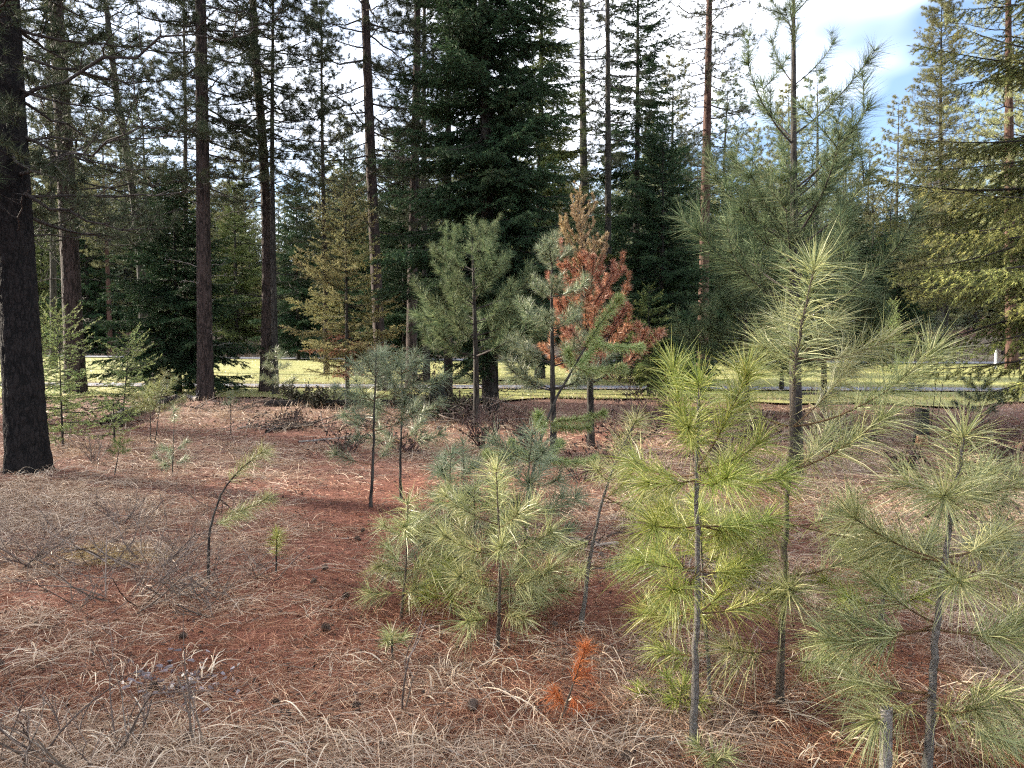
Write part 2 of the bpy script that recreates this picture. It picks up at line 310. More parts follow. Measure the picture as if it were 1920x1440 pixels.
# ------------------------------------------------------------------ where pale grass (1) and rust needle mat (0) lie
BLOBS = [(60, 960, 330, 110, .9), (330, 990, 240, 90, .55), (960, 855, 1000, 45, .62), (150, 1430, 420, 55, .56), (900, 1430, 400, 60, .58), (1200, 1230, 200, 90, .4), (330, 1100, 150, 50, .3),
         (300, 850, 400, 60, .8), (560, 770, 500, 45, .9), (1250, 930, 300, 110, .75), (1500, 860, 420, 90, .95), (1850, 960, 260, 150, .95), (1850, 1100, 200, 90, .8),
         (880, 830, 260, 50, .8), (850, 1270, 150, 50, .4), (60, 1180, 120, 60, .35), (1400, 1060, 220, 80, .6), (1880, 1280, 150, 120, .6), (1240, 1370, 200, 60, .5)]
def dryness(x, y):
    p = np.stack([x, y, H(x, y)], -1); px, py = to_px(p)
    g = np.zeros_like(px)
    for (a, b, sx, sy, w) in BLOBS: g = np.maximum(g, w*np.exp(-((px-a)/sx)**2-((py-b)/sy)**2))
    g = np.maximum(g, 0.75*sstep(14, 17, y))
    return np.clip(g + 0.5*(fbm(x*0.9, y*0.9, 40)-0.47), 0.02, 1)

# ------------------------------------------------------------------ ground, lawn, roads
def grid(xs, ys, off=0.0):
    X, Y = np.meshgrid(xs, ys); Z = H(X, Y)+off
    ny, nx = X.shape; i = np.arange(ny-1)[:, None]*nx; j = np.arange(nx-1)[None]
    return np.stack([X, Y, Z], -1).reshape(-1, 3), np.stack([i+j, i+j+1, i+nx+j+1, i+nx+j], -1).reshape(-1, 4)
def warp(a, b, n, p): t = np.linspace(-1, 1, n); return a+(b-a)*0.5*(1+np.sign(t)*np.abs(t)**p)
xs = np.unique(np.concatenate([np.linspace(-9, 9, 100), np.linspace(-40, 40, 70), np.linspace(-120, 120, 60), np.linspace(-900, 900, 30)]))
ys = np.unique(np.concatenate([np.linspace(-6, 14, 120), np.linspace(14, 60, 60), np.linspace(60, 150, 40), np.linspace(150, 900, 16), np.linspace(-300, -6, 12)]))
V, Q = grid(xs, ys); mb = MB(); mb.add(V, Q)
g = mb.obj('ground', M['ground'], smooth=True, kind='structure')
a = g.data.attributes.new('dry', 'FLOAT', 'POINT'); dv = dryness(V[:, 0], np.maximum(V[:, 1], 1.5)); a.data.foreach_set('value', (dv*.55).astype(np.float32))

def strip(f0, f1, x0, x1, nx, nv, off, name, mat):
    x = np.linspace(x0, x1, nx); vv = np.linspace(0, 1, nv)
    X = np.repeat(x[None], nv, 0); Y = f0(x)[None]*(1-vv[:, None])+f1(x)[None]*vv[:, None]
    P = np.stack([X, Y, H(X, Y)+off], -1).reshape(-1, 3)
    i = np.arange(nv-1)[:, None]*nx; j = np.arange(nx-1)[None]
    m = MB(); m.add(P, np.stack([i+j, i+j+1, i+nx+j+1, i+nx+j], -1).reshape(-1, 4))
    return m.obj(name, mat, smooth=True, kind='structure')
strip(lambda x: 19.2-0.06*x+0.9*np.sin(x*0.5)+0.4*np.sin(x*1.7), lambda x: road_y(x)-0.9, -45, 45, 240, 110, 0.05, 'fairway_lawn', M['lawn'])
strip(lambda x: path_y(x)-0.75, lambda x: path_y(x)+0.75, -45, 45, 160, 5, 0.085, 'near_path', M['asphalt'])
strip(lambda x: road_y(x)-1.6, lambda x: road_y(x)+1.6, -60, 60, 160, 7, 0.11, 'far_road', M['asphalt'])
strip(lambda x: road_y(x)+1.7, lambda x: road_y(x)+13, -60, 60, 200, 30, 0.06, 'bank', M['bank'])

# ------------------------------------------------------------------ trunks with real bark relief
def worley(u, v, nu, s):
    iu = np.floor(u).astype(np.int64); iv = np.floor(v).astype(np.int64)
    f1 = np.full(u.shape, 9.0); f2 = np.full(u.shape, 9.0); idv = np.zeros(u.shape)
    for a in (-1, 0, 1):
        for b in (-1, 0, 1):
            cu = iu+a; cv = iv+b; w = np.mod(cu, nu)
            d = np.hypot(cu+0.15+0.7*_h(w, cv, s)-u, cv+0.15+0.7*_h(w, cv, s+1)-v)
            m = d < f1; idv = np.where(m, _h(w, cv, s+2), idv)
            f2 = np.where(m, f1, np.minimum(f2, d)); f1 = np.where(m, d, f1)
    return f1, f2-f1, idv
def trunk_mesh(axis, radii, sides, plates, depth, seed, flare=0.0, mat=None, name='trunk', asp=2.2):
    """tapered trunk round a polyline, with furrows between bark plates"""
    axis = np.asarray(axis, float); n = len(axis); T = nrm(np.gradient(axis, axis=0))
    U = nrm(np.cross(T, np.array([0., 1., 0.02]))); W = np.cross(T, U)
    s = np.concatenate([[0], np.cumsum(np.linalg.norm(np.diff(axis, axis=0), axis=1))])
    th = np.arange(sides)*2*np.pi/sides
    r0 = radii[0]; cell = 2*np.pi*r0/plates*asp
    uu = np.repeat((th/(2*np.pi)*plates)[None], n, 0); vv = np.repeat((s/cell)[:, None], sides, 1)
    uu = uu+0.35*(vnoise(uu*0.8, vv*1.3, seed+5)-0.5); 
    _, e, idv = worley(uu, vv, plates, seed)
    rel = -depth*(1-sstep(0.0, 0.28, e)) + depth*0.45*(idv-0.5) + depth*0.3*(vnoise(uu*4, vv*4, seed+7)-0.5)
    lob = 1+flare*np.exp(-s/(r0*1.6))[:, None]*(0.55+0.45*np.cos(th*5+seed)[None]*(1+0.3*np.sin(th*2+1)[None])) + 0.025*np.cos(th*2+s[:, None]*0.7)
    R = np.asarray(radii)[:, None]*lob + rel*(np.asarray(radii)[:, None]/r0)**0.5
    V = axis[:, None]+R[..., None]*(np.cos(th)[None, :, None]*U[:, None]+np.sin(th)[None, :, None]*W[:, None])
    i = np.arange(n-1)[:, None]*sides; j = np.arange(sides)[None]; j2 = (j+1) % sides
    m = MB(); m.add(V.reshape(-1, 3), np.stack([i+j, i+j2, i+sides+j2, i+sides+j], -1).reshape(-1, 4))
    return m.mesh(name, mat, smooth=True)

def trunk_axis(h, n, lean=(0, 0), bend=0.0, rs=None, wob=0.02):
    z = np.linspace(-0.15, h, n); t = z/h
    ph = rs.random(2)*6.28
    x = lean[0]*z + bend*np.sin(np.pi*np.clip(t*2.2, 0, 1)) + wob*h*0.25*np.sin(t*5+ph[0])*t
    y = lean[1]*z + wob*h*0.25*np.sin(t*4+ph[1])*t
    return np.stack([x, y, z], -1)

def pine_limbs(mb, axis, h, z0, z1, nb, lfun, rs, tuft_n=24, nl=0.14, nw=0.005, twigs=8, up=(-0.25, 0.55), mat_w=0, mat_n=1, r_l=0.028, segs=1, tufts_per=2, bare=0.0, cover=0.45):
    """live limbs: curved limb, side twigs, needle tufts on the twig ends"""
    A = []; Bm = []; RA = []; RB = []; tp = []; td = []; tt = []
    zs = np.linspace(z0, z1, nb)+rs.normal(size=nb)*0.12
    az = rs.random()*6.28
    for z in zs:
        az += 2.4+rs.normal()*0.4; f = min(0.99, max(0.0, (z-z0)/max(z1-z0, 1e-6))); l = lfun(f)*(0.65+0.6*rs.random())
        p0 = np.array([np.interp(z, axis[:, 2], axis[:, k]) for k in range(3)])
        d = np.array([math.cos(az), math.sin(az), 0]); e = up[0]+(up[1]-up[0])*f+rs.normal()*0.12
        side = np.array([-d[1], d[0], 0])
        c = p0+d*l*0.5+np.array([0, 0, l*(e*0.55-0.06)])+side*l*rs.normal()*0.12
        p1 = p0+d*l+np.array([0, 0, l*(e+0.12)])+side*l*rs.normal()*0.14
        P = bez(p0, c, p1, 8); P[2:-1] += rs.normal(size=(5, 3))*l*0.018
        r = r_l*(0.4+0.6*l/lfun(0.3)); tube(mb, P, np.linspace(r, r*0.25, 8), 5, mat_w, cap=False)
        if rs.random() < bare: 
            nt = 0
        k = max(3, int(twigs*(0.6+0.5*l/lfun(0.3)))); ts = np.linspace(1-cover-0.25, 0.98, k)+rs.normal(size=k)*0.03
        pos, tan = along(P, ts); sg = np.where(np.arange(k) % 2, 1, -1)[:, None]
        dirs = nrm(tan*0.75+sg*np.cross(tan, [0, 0, 1])*0.7+rs.normal(size=(k, 3))*0.28+np.array([0, 0, 0.22]))
        tl = l*(0.16+0.16*rs.random(k))*(1.25-ts*0.5)
        mid = pos+dirs*tl[:, None]*0.55+rs.normal(size=(k, 3))*0.025; end = pos+dirs*tl[:, None]+np.array([0, 0, 1])*(tl*0.18)[:, None]
        A += [pos, mid]; Bm += [mid, end]; RA += [np.full(k, r*0.3), np.full(k, r*0.22)]; RB += [np.full(k, r*0.22), np.full(k, r*0.14)]
        tp += [end, P[-1:]]; td += [nrm(end-mid), nrm(P[-1:]-P[-2:-1])]
        for q in range(tufts_per-1): tp.append(mid+(end-mid)*rs.random((k, 1))); td.append(nrm(dirs+rs.normal(size=(k, 3))*0.5))
        tt.append(np.full(len(pos)*tufts_per+1, rs.random()))
    sticks(mb, np.concatenate(A), np.concatenate(Bm), np.concatenate(RA), np.concatenate(RB), 3, mat_w)
    tp = np.concatenate(tp); td = np.concatenate(td); tt = np.concatenate(tt)
    n = len(tp)*tuft_n; Bp = np.repeat(tp, tuft_n, 0); Tt = np.repeat(td, tuft_n, 0)
    th = np.radians(15+75*rs.random(n)**0.8); D = cone_dirs(Tt, th, rs)
    Bp = Bp-Tt*(rs.random(n)*0.06)[:, None]
    tint = np.clip(0.65*np.repeat(tt, tuft_n)*0.6+0.6*rs.random(n), 0, 1)
    strands(mb, Bp, D, nl*(0.7+0.5*rs.random(n)), nw, 0.08, segs, mat_n, tint, rs=rs)

def dead_limb_mesh(l, rs, r=0.018, mat=None, twigs=7, droop=0.15, curlup=0.25, name='dead_branch'):
    """bare limb along +X from the origin with crooked twigs"""
    m = MB(); c = np.array([l*0.5, l*rs.normal()*0.08, -l*droop+0.12*l]); p1 = np.array([l, l*rs.normal()*0.16, -l*droop+l*curlup*rs.random()])
    P = bez((0, 0, 0), c, p1, 9); P[2:] += rs.normal(size=(7, 3))*l*0.02
    tube(m, P, np.linspace(r, r*0.2, 9), 5, 0)
    ts = np.linspace(0.25, 0.97, twigs)+rs.normal(size=twigs)*0.04; pos, tan = along(P, ts)
    for k in range(twigs):
        sg = 1 if k % 2 else -1
        d = nrm(tan[k]*0.6+sg*np.cross(tan[k], [0, 0, 1])*0.7+rs.normal(size=3)*0.35+np.array([0, 0, 0.1])); tl = l*(0.12+0.22*rs.random())*(1.2-ts[k]*0.5)
        q = bez(pos[k], pos[k]+d*tl*0.5+rs.normal(size=3)*tl*0.12, pos[k]+d*tl*0.95+rs.normal(size=3)*tl*0.15+np.array([0, 0, tl*0.35*rs.random()]), 5)
        tube(m, q, np.linspace(r*0.4, r*0.12, 5), 3, 0, cap=False)
        if rs.random() < 0.6:
            b = q[2]; d2 = nrm(d+rs.normal(size=3)*0.8); sticks(m, [b, b+d2*tl*0.25], [b+d2*tl*0.25, b+nrm(d2+rs.normal(size=3)*0.4)*tl*0.45], r*0.22, r*0.12, 3, 0)
    return m.mesh(name, mat, smooth=True)

def fir_crown(rs, axis, h, z0, lfun, step=0.13, tw=0.07, nn=11, nl=0.028, nw=0.008, droop=-0.25, mats=(0, 1), r_l=0.02, twl=0.42, tipup=0.18, patch=None, hang=0.12):
    """fir: limbs round the stem, flat sprays of side twigs, short needles on every twig"""
    mb = MB(); A = []; Bm = []; RA = []; TT = []; z = z0; az = rs.random()*6.28
    while z < h-0.1:
        f = (z-z0)/(h-z0); az += 2.4+rs.normal()*0.5; l = lfun(f)*(0.6+0.55*rs.random())
        p0 = np.array([np.interp(z, axis[:, 2], axis[:, k]) for k in range(3)])
        d = np.array([math.cos(az), math.sin(az), 0]); dr = droop*(1-f)+0.5*f**2+rs.normal()*0.08
        c = p0+d*l*0.55+np.array([0, 0, l*dr*0.75]); p1 = p0+d*l+np.array([0, 0, l*(dr+tipup)])
        P = bez(p0, c, p1, 7); tube(mb, P, np.linspace(r_l*(0.35+0.65*l/lfun(0.2)), 0.003, 7), 4, mats[0], cap=False)
        k = max(3, int(l/tw)); ts = np.linspace(0.12, 1.0, k); pos, tan = along(P, ts); sg = np.where(np.arange(k) % 2, 1., -1.)[:, None]
        side = nrm(np.cross(tan, [0, 0, 1.]))
        dirs = nrm(tan*0.65+sg*side*0.8+rs.normal(size=(k, 3))*0.22+np.array([0, 0, -hang]))
        tl = np.minimum(l*twl, 0.75)*(1.05-ts*0.72)*(0.6+0.6*rs.random(k)); tl[-1] = 0.12; dirs[-1] = tan[-1]
        e = pos+dirs*tl[:, None]; e[:, 2] -= tl*tl*hang*1.5
        A.append(pos); Bm.append(e); RA.append(np.full(k, 0.004)); TT.append(np.full(k, rs.random()*0.6))
        # second order twiglets
        k2 = np.maximum(1, (tl/0.085).astype(int)); idx = np.repeat(np.arange(k), k2); u = rs.random(len(idx))*0.8+0.15
        b2 = pos[idx]+(e-pos)[idx]*u[:, None]; d2 = nrm(dirs[idx]*0.8+rs.normal(size=(len(idx), 3))*0.5*np.array([1, 1, 0.6])+np.array([0, 0, -hang]))
        A.append(b2); Bm.append(b2+d2*(tl[idx]*(0.25+0.3*rs.random(len(idx))))[:, None]); RA.append(np.full(len(idx), 0.0025)); TT.append(np.full(len(idx), TT[-1][0]))
        z += step*(0.6+0.8*rs.random())*(1-0.35*f)
    A = np.concatenate(A); Bm = np.concatenate(Bm); RA = np.concatenate(RA); TT = np.concatenate(TT)
    sticks(mb, A, Bm, RA, RA*0.4, 3, mats[0])
    Lg = np.linalg.norm(Bm-A, axis=1); cnt = np.maximum(4, (nn*Lg/0.16).astype(int)); idx = np.repeat(np.arange(len(A)), cnt)
    n = len(idx); u = rs.random(n); D0 = nrm(Bm-A)[idx]; pos = A[idx]+(Bm-A)[idx]*u[:, None]
    R = nrm(np.cross(D0, rs.normal(size=(n, 3))*np.array([.6, .6, 1.])))
    D = nrm(D0*0.75+R*(0.5+0.3*rs.random(n))[:, None])
    tint = np.clip(TT[idx]+0.55*rs.random(n)-0.05, 0, 1)
    if patch is None: strands(mb, pos, D, nl*(0.8+0.5*rs.random(n)), nw, 0.0, 1, mats[1], tint, rs=rs)
    else:
        pm = patch(pos, rs); 
        for mi in np.unique(pm):
            s_ = pm == mi; strands(mb, pos[s_], D[s_], nl*(0.8+0.5*rs.random(s_.sum())), nw, 0.0, 1, int(mi), tint[s_], rs=rs)
    return mb


NG = {}
def scatter_group(key, meshes):
    """node group that sets the given meshes on the object's points (attributes rot, scl, idx)"""
    if key in NG: return NG[key]
    ng = bpy.data.node_groups.new('scatter', 'GeometryNodeTree'); ng.is_modifier = True
    ng.interface.new_socket('Geometry', in_out='INPUT', socket_type='NodeSocketGeometry'); ng.interface.new_socket('Geometry', in_out='OUTPUT', socket_type='NodeSocketGeometry')
    N, Lk = ng.nodes, ng.links; gi = N.new('NodeGroupInput'); go = N.new('NodeGroupOutput'); jn = N.new('GeometryNodeJoinGeometry')
    for me in meshes:
        src = bpy.data.objects.new('limb_source', me); oi = N.new('GeometryNodeObjectInfo'); oi.inputs['Object'].default_value = src; oi.inputs['As Instance'].default_value = False
        ti = N.new('GeometryNodeGeometryToInstance'); Lk.new(oi.outputs['Geometry'], ti.inputs[0]); Lk.new(ti.outputs[0], jn.inputs[0])
    ip = N.new('GeometryNodeInstanceOnPoints'); ip.inputs['Pick Instance'].default_value = True
    def attr(nm, ty):
        a = N.new('GeometryNodeInputNamedAttribute'); a.data_type = ty; a.inputs['Name'].default_value = nm; return a.outputs['Attribute']
    er = N.new('FunctionNodeEulerToRotation'); Lk.new(attr('rot', 'FLOAT_VECTOR'), er.inputs[0]); Lk.new(er.outputs[0], ip.inputs['Rotation'])
    Lk.new(attr('scl', 'FLOAT_VECTOR'), ip.inputs['Scale']); Lk.new(attr('idx', 'INT'), ip.inputs['Instance Index'])
    Lk.new(gi.outputs[0], ip.inputs['Points']); Lk.new(jn.outputs[0], ip.inputs['Instance']); Lk.new(ip.outputs[0], go.inputs[0])
    NG[key] = ng; return ng
def scatter(name, key, meshes, pos, rot, scl, idx, parent=None):
    pos = np.asarray(pos, np.float32); n = len(pos); me = bpy.data.meshes.new(name); me.vertices.add(n); me.vertices.foreach_set('co', pos.ravel())
    scl = np.asarray(scl, np.float32); scl = np.repeat(scl[:, None], 3, 1) if scl.ndim == 1 else scl
    me.attributes.new('rot', 'FLOAT_VECTOR', 'POINT').data.foreach_set('vector', np.asarray(rot, np.float32).ravel())
    me.attributes.new('scl', 'FLOAT_VECTOR', 'POINT').data.foreach_set('vector', scl.ravel())
    me.attributes.new('idx', 'INT', 'POINT').data.foreach_set('value', (len(meshes)-1-np.asarray(idx)).astype(np.int32))
    o = link(name, me, parent, 'stuff'); md = o.modifiers.new('scatter', 'NODES'); md.node_group = scatter_group(key, meshes); return o

def pine_limb(L, rs, leaf, tuft_n, nl, nw, twigs, cover=0.6, r=0.03, tufts_per=3):
    """a live pine limb along +X: curved limb, forked side twigs, needle tufts towards the ends"""
    m = MB(); P = bez((0, 0, 0), (L*.5, L*rs.normal()*.08, -L*.10), (L, L*rs.normal()*.12, L*.10), 10); P[2:-1] += rs.normal(size=(7, 3))*L*.014
    tube(m, P, np.linspace(r, r*.2, 10), 5, 0, cap=False)
    k = twigs; ts = np.linspace(1-cover-.2, .98, k)+rs.normal(size=k)*.02; pos, tan = along(P, ts); tp = [P[-1:]]; td = [tan[-1:]]; A = []; B = []; R0 = []
    sg = np.where(np.arange(k) % 2, 1, -1)[:, None]; dirs = nrm(tan*.7+sg*np.cross(tan, [0, 0, 1])*.75+rs.normal(size=(k, 3))*.25+np.array([0, 0, .15])); tl = L*(.14+.16*rs.random(k))*(1.3-ts*.6)
    mid = pos+dirs*tl[:, None]*.5+rs.normal(size=(k, 3))*.03*L/2; end = pos+dirs*tl[:, None]+np.array([0, 0, 1])*(tl*.22)[:, None]
    A += [pos, mid]; B += [mid, end]; R0 += [np.full(k, r*.3), np.full(k, r*.2)]; tp.append(end); td.append(nrm(end-mid))
    for q in range(tufts_per):
        u = .3+.6*rs.random((k, 1)); b = pos+(end-pos)*u; d = nrm(dirs+rs.normal(size=(k, 3))*.7+np.array([0, 0, .2])); e = b+d*(tl*(.2+.25*rs.random(k)))[:, None]; A.append(b); B.append(e); R0.append(np.full(k, r*.16)); tp.append(e); td.append(d)
    R0 = np.concatenate(R0); sticks(m, np.concatenate(A), np.concatenate(B), R0, R0*.6, 3, 0); tp = np.concatenate(tp); td = np.concatenate(td)
    n = len(tp)*tuft_n; Tt = np.repeat(td, tuft_n, 0); D = cone_dirs(Tt, np.radians(12+80*rs.random(n)**.8), rs); Bp = np.repeat(tp, tuft_n, 0)-Tt*(rs.random(n)*nl*.55)[:, None]
    strands(m, Bp, D, nl*(.7+.5*rs.random(n)), nw, .08, 1, 1, np.clip(.35*np.repeat(rs.random(len(tp)), tuft_n)+.65*rs.random(n), 0, 1), rs=rs)
    return m.mesh('pine_limb', [M['limb'], M[leaf]])
def fir_limb(L, rs, leaf, tw, nn, nl, nw, hang, twl=.42, patch=None):
    r = .004+.008*L
    """a fir limb along +X: side twigs in a flat drooping spray, short needles all along"""
    m = MB(); P = bez((0, 0, 0), (L*.55, L*rs.normal()*.05, -L*.10), (L, L*rs.normal()*.08, L*.02), 9); tube(m, P, np.linspace(r, .003, 9), 4, 0, cap=False)
    k = max(6, int(L/tw)); ts = np.linspace(.08, 1, k); pos, tan = along(P, ts); sg = np.where(np.arange(k) % 2, 1., -1.)[:, None]; side = nrm(np.cross(tan, [0, 0, 1.]))
    dirs = nrm(tan*.7+sg*side*.8+rs.normal(size=(k, 3))*.2+np.array([0, 0, -hang])); tl = np.minimum(L*twl, .8)*(1.08-ts*.74)*(.6+.6*rs.random(k))*np.clip(ts*4+.2, 0, 1); dirs[-1] = tan[-1]; tl[-1] = .14
    e = pos+dirs*tl[:, None]; e[:, 2] -= tl*hang*.9
    k2 = np.maximum(2, (tl/.055).astype(int)); idx = np.repeat(np.arange(k), k2); u = rs.random(len(idx))*.85+.1
    b2 = pos[idx]+(e-pos)[idx]*u[:, None]; d2 = nrm(dirs[idx]*.85+rs.normal(size=(len(idx), 3))*.5*np.array([1, 1, .6])+np.array([0, 0, -hang])); l2 = np.maximum(.05, tl[idx]*(.22+.25*rs.random(len(idx)))*(1.15-u))
    A = np.concatenate([pos, b2, P[:-1]]); B = np.concatenate([e, b2+d2*l2[:, None], P[1:]]); sticks(m, A[:k+len(idx)], B[:k+len(idx)], np.concatenate([np.full(k, .004), np.full(len(idx), .0025)]), .0015, 3, 0)
    Lg = np.linalg.norm(B-A, axis=1); cnt = np.maximum(5, (nn*Lg/.1).astype(int)); idx = np.repeat(np.arange(len(A)), cnt); n = len(idx); D0 = nrm(B-A)[idx]; q = A[idx]+(B-A)[idx]*rs.random((n, 1))
    R = nrm(np.cross(D0, rs.normal(size=(n, 3))*np.array([.6, .6, 1.]))); D = nrm(D0*.8+R*(.45+.35*rs.random(n))[:, None]); tt = np.clip(.3*rs.random(len(A))[idx]+.55*rs.random(n)+.25*(np.linalg.norm(q-P[0], axis=1)/L)**2, 0, 1)
    strands(m, q, D, nl*(.8+.5*rs.random(n)), nw, 0., 1, 1, tt, rs=rs)
    return m.mesh('fir_limb', [M['limb'], M[leaf]])
LIB = {}
def pine_lib(leaf, fine=1.0):
    k = ('pine', leaf, fine)
    if k not in LIB:
        r_ = np.random.default_rng(900+len(LIB)); LIB[k] = [(L, pine_limb(L, r_, leaf, int(30/fine**.5), .15, .0075*fine, tw_, r=.012+.008*L)) for L, tw_ in ((3.2, 17), (3.0, 15), (2.1, 13), (2.0, 12), (1.2, 9), (.6, 6))]
    return k, LIB[k]
def fir_lib(leaf, nw=.019, nl=.055, nn=11, tw=.055, hang=.18, big=False):
    k = ('fir', leaf, nw, hang, big)
    if k not in LIB:
        r_ = np.random.default_rng(950+len(LIB)); LIB[k] = [(L, fir_limb(L, r_, leaf, tw, nn, nl, nw, hang)) for L in ((.9, .7, .5, .3) if big == 'small' else (3.8, 3.5, 2.6, 1.6, .8) if big else (2.6, 2.3, 1.7, 1.5, 1.0, .5))]
    return k, LIB[k]
def crown(root, lib, ax, zs, lens, pitch, rs, az0=None):
    key, items = lib; n = len(zs); Ls = np.array([a for a, _ in items]); idx = np.argmin(np.abs(np.log(Ls[None]/lens[:, None])+rs.normal(size=(n, len(Ls)))*.12), 1)
    pos = np.stack([np.interp(zs, ax[:, 2], ax[:, k]) for k in range(3)], -1); az = np.cumsum(2.4+rs.normal(size=n)*.45) if az0 is None else az0
    rot = np.stack([rs.normal(size=n)*.2, -pitch, az], -1)
    return scatter('crown', key, [m for _, m in items], pos, rot, lens/Ls[idx], idx, root)
def place_dead(root, axis, radii, specs, rs, mat, r=0.013):
    for (z, az, l) in specs:
        me = dead_limb_mesh(l, rs, r*(0.5+0.5*l), mat, twigs=int(4+l*3), droop=rs.normal()*0.12+0.02)
        o = link('dead_branch', me, root); p = [float(np.interp(z, axis[:, 2], axis[:, k])) for k in range(3)]
        o.location = p; o.rotation_euler = (rs.normal()*0.3, -0.15*rs.normal(), az)

def rep(s): return np.random.default_rng(s)
exec_order = []
# ------------------------------------------------------------------ tall pines
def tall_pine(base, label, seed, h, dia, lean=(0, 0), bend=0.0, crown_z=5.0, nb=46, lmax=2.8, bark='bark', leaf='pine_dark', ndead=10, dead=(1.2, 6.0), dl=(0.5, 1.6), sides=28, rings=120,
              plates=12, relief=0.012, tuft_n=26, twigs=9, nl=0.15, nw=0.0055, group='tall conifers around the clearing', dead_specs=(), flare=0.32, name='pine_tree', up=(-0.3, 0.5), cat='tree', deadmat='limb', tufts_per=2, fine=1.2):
    rs = rep(seed); p = base if len(base) == 3 else gp(*base)
    root = thing(name, p, label, cat, group)
    ax = trunk_axis(h, rings, lean, bend, rs); t = np.clip(ax[:, 2]/h, 0, 1)
    rad = dia/2*np.maximum((1-t)**0.75, 0.03)
    link('trunk', trunk_mesh(ax, rad, sides, plates, relief, seed, flare, M[bark]), root)
    z1 = h-0.15; crown_z = crown_z*.86; f = np.linspace(0, 1, int(nb*2.6)); zs = crown_z+(z1-crown_z)*f+rs.normal(size=len(f))*.1
    lens = lmax*(.6+.4*np.sin(np.minimum(1, f*2.2)*np.pi/2))*(1-f*.98)**.55*(.6+.6*rs.random(len(f)))+.15
    crown(root, pine_lib(leaf, fine), ax, zs, lens, up[0]+(up[1]-up[0])*f+rs.normal(size=len(f))*.13, rs)
    sp = list(dead_specs)+[(dead[0]+(dead[1]-dead[0])*rs.random(), rs.random()*6.28, dl[0]+(dl[1]-dl[0])*rs.random()) for _ in range(ndead)]
    place_dead(root, ax, rad, sp, rs, M[deadmat])
    return root, ax
def lean_from(base_px, top_px, Y):   # sideways lean so the stem passes through a point at the frame's upper edge
    b = at(base_px[0], base_px[1], np.array(Y)); t = at(top_px[0], top_px[1], np.array(Y)); return (t[0]-b[0])/(t[2]-b[2])
def pine_at(bx, by, tx, ty, label, seed, **k):
    p = gp(bx, by); ln = lean_from((bx, by), (tx, ty), p[1])
    return tall_pine(tuple(p), label, seed, lean=(ln, k.pop('leany', 0.0)), **k)

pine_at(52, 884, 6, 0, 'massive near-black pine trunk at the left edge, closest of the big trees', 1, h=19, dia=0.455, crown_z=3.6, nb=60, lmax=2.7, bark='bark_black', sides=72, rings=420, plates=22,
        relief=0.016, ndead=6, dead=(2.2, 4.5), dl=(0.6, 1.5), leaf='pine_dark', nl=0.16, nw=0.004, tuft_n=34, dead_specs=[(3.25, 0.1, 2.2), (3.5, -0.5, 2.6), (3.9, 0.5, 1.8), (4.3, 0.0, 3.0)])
pine_at(142, 740, 108, 0, 'straight dark brown pine just right of the near-black trunk', 2, h=24, dia=0.55, crown_z=5.2, nb=64, lmax=3.4, sides=40, rings=240, plates=16, relief=0.018, ndead=12, dead=(1.5, 6.5), dl=(0.8, 2.4),
        dead_specs=[(4.6, -0.3, 3.4), (5.6, 0.1, 3.6), (6.4, -0.6, 3.0)])
pine_at(272, 712, 200, 0, 'leaning pine with sunlit left edge rising behind the low dark fir', 3, h=23, dia=0.36, crown_z=6.0, nb=46, lmax=2.7, bend=0.25, ndead=10, dead=(2.5, 8), bark='bark_grey', dl=(0.6, 1.8))
pine_at(386, 748, 374, 0, 'slim straight pine trunk with pale broken snags in front of the dark fir', 4, h=21, dia=0.42, crown_z=6.4, nb=52, lmax=2.6, ndead=12, dead=(1.2, 6), dl=(0.3, 1.1), deadmat='limb_grey', sides=32, rings=200, relief=0.014)
pine_at(497, 737, 470, 0, 'twin-stemmed pine with a bright sunlit left flank, russet front stem', 5, h=22, dia=0.33, crown_z=6.6, nb=48, lmax=2.9, bend=0.22, ndead=16, dead=(2.2, 7), dl=(0.8, 2.4), sides=32, rings=200)
pine_at(516, 742, 512, 300, 'grey second stem pressed against the russet twin pine', 6, h=13, dia=0.20, crown_z=7.4, nb=22, lmax=1.6, bark='bark_grey', ndead=7, dead=(2.0, 6), dl=(0.6, 1.6))
pine_at(716, 736, 684, 0, 'tall bare pine trunk left of the big dense fir, limbs drooping against white sky', 7, h=24, dia=0.36, crown_z=6.2, nb=40, lmax=2.6, ndead=22, dead=(4.2, 11), dl=(1.0, 2.6), tuft_n=20, bark='bark')
pine_at(612, 705, 604, 100, 'thin dark pine behind the golden young fir', 8, h=17, dia=0.24, crown_z=4.8, nb=44, lmax=1.9, ndead=6, dead=(2, 5))
pine_at(348, 700, 345, 0, 'narrow pine half hidden behind the slim trunk with pale snags', 9, h=20, dia=0.26, crown_z=7.0, nb=36, lmax=2.3, ndead=5, dead=(3, 7))
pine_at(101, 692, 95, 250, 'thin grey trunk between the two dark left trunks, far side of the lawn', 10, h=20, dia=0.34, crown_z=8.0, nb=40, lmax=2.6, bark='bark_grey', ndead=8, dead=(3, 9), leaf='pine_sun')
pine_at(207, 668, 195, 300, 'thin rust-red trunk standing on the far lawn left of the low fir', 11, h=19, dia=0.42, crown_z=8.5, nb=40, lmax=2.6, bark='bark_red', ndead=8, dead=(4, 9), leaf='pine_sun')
pine_at(1096, 700, 1094, 0, 'dark trunk rising behind the rust coloured tree', 12, h=25, dia=0.44, crown_z=6.5, nb=30, lmax=2.4, ndead=10, dead=(4, 12), bark='bark_grey')
pine_at(1142, 712, 1136, 0, 'slim straight trunk just right of the rust coloured tree top', 13, h=24, dia=0.30, crown_z=9, nb=26, lmax=2.2, ndead=12, dead=(4, 12), bark='bark_grey')
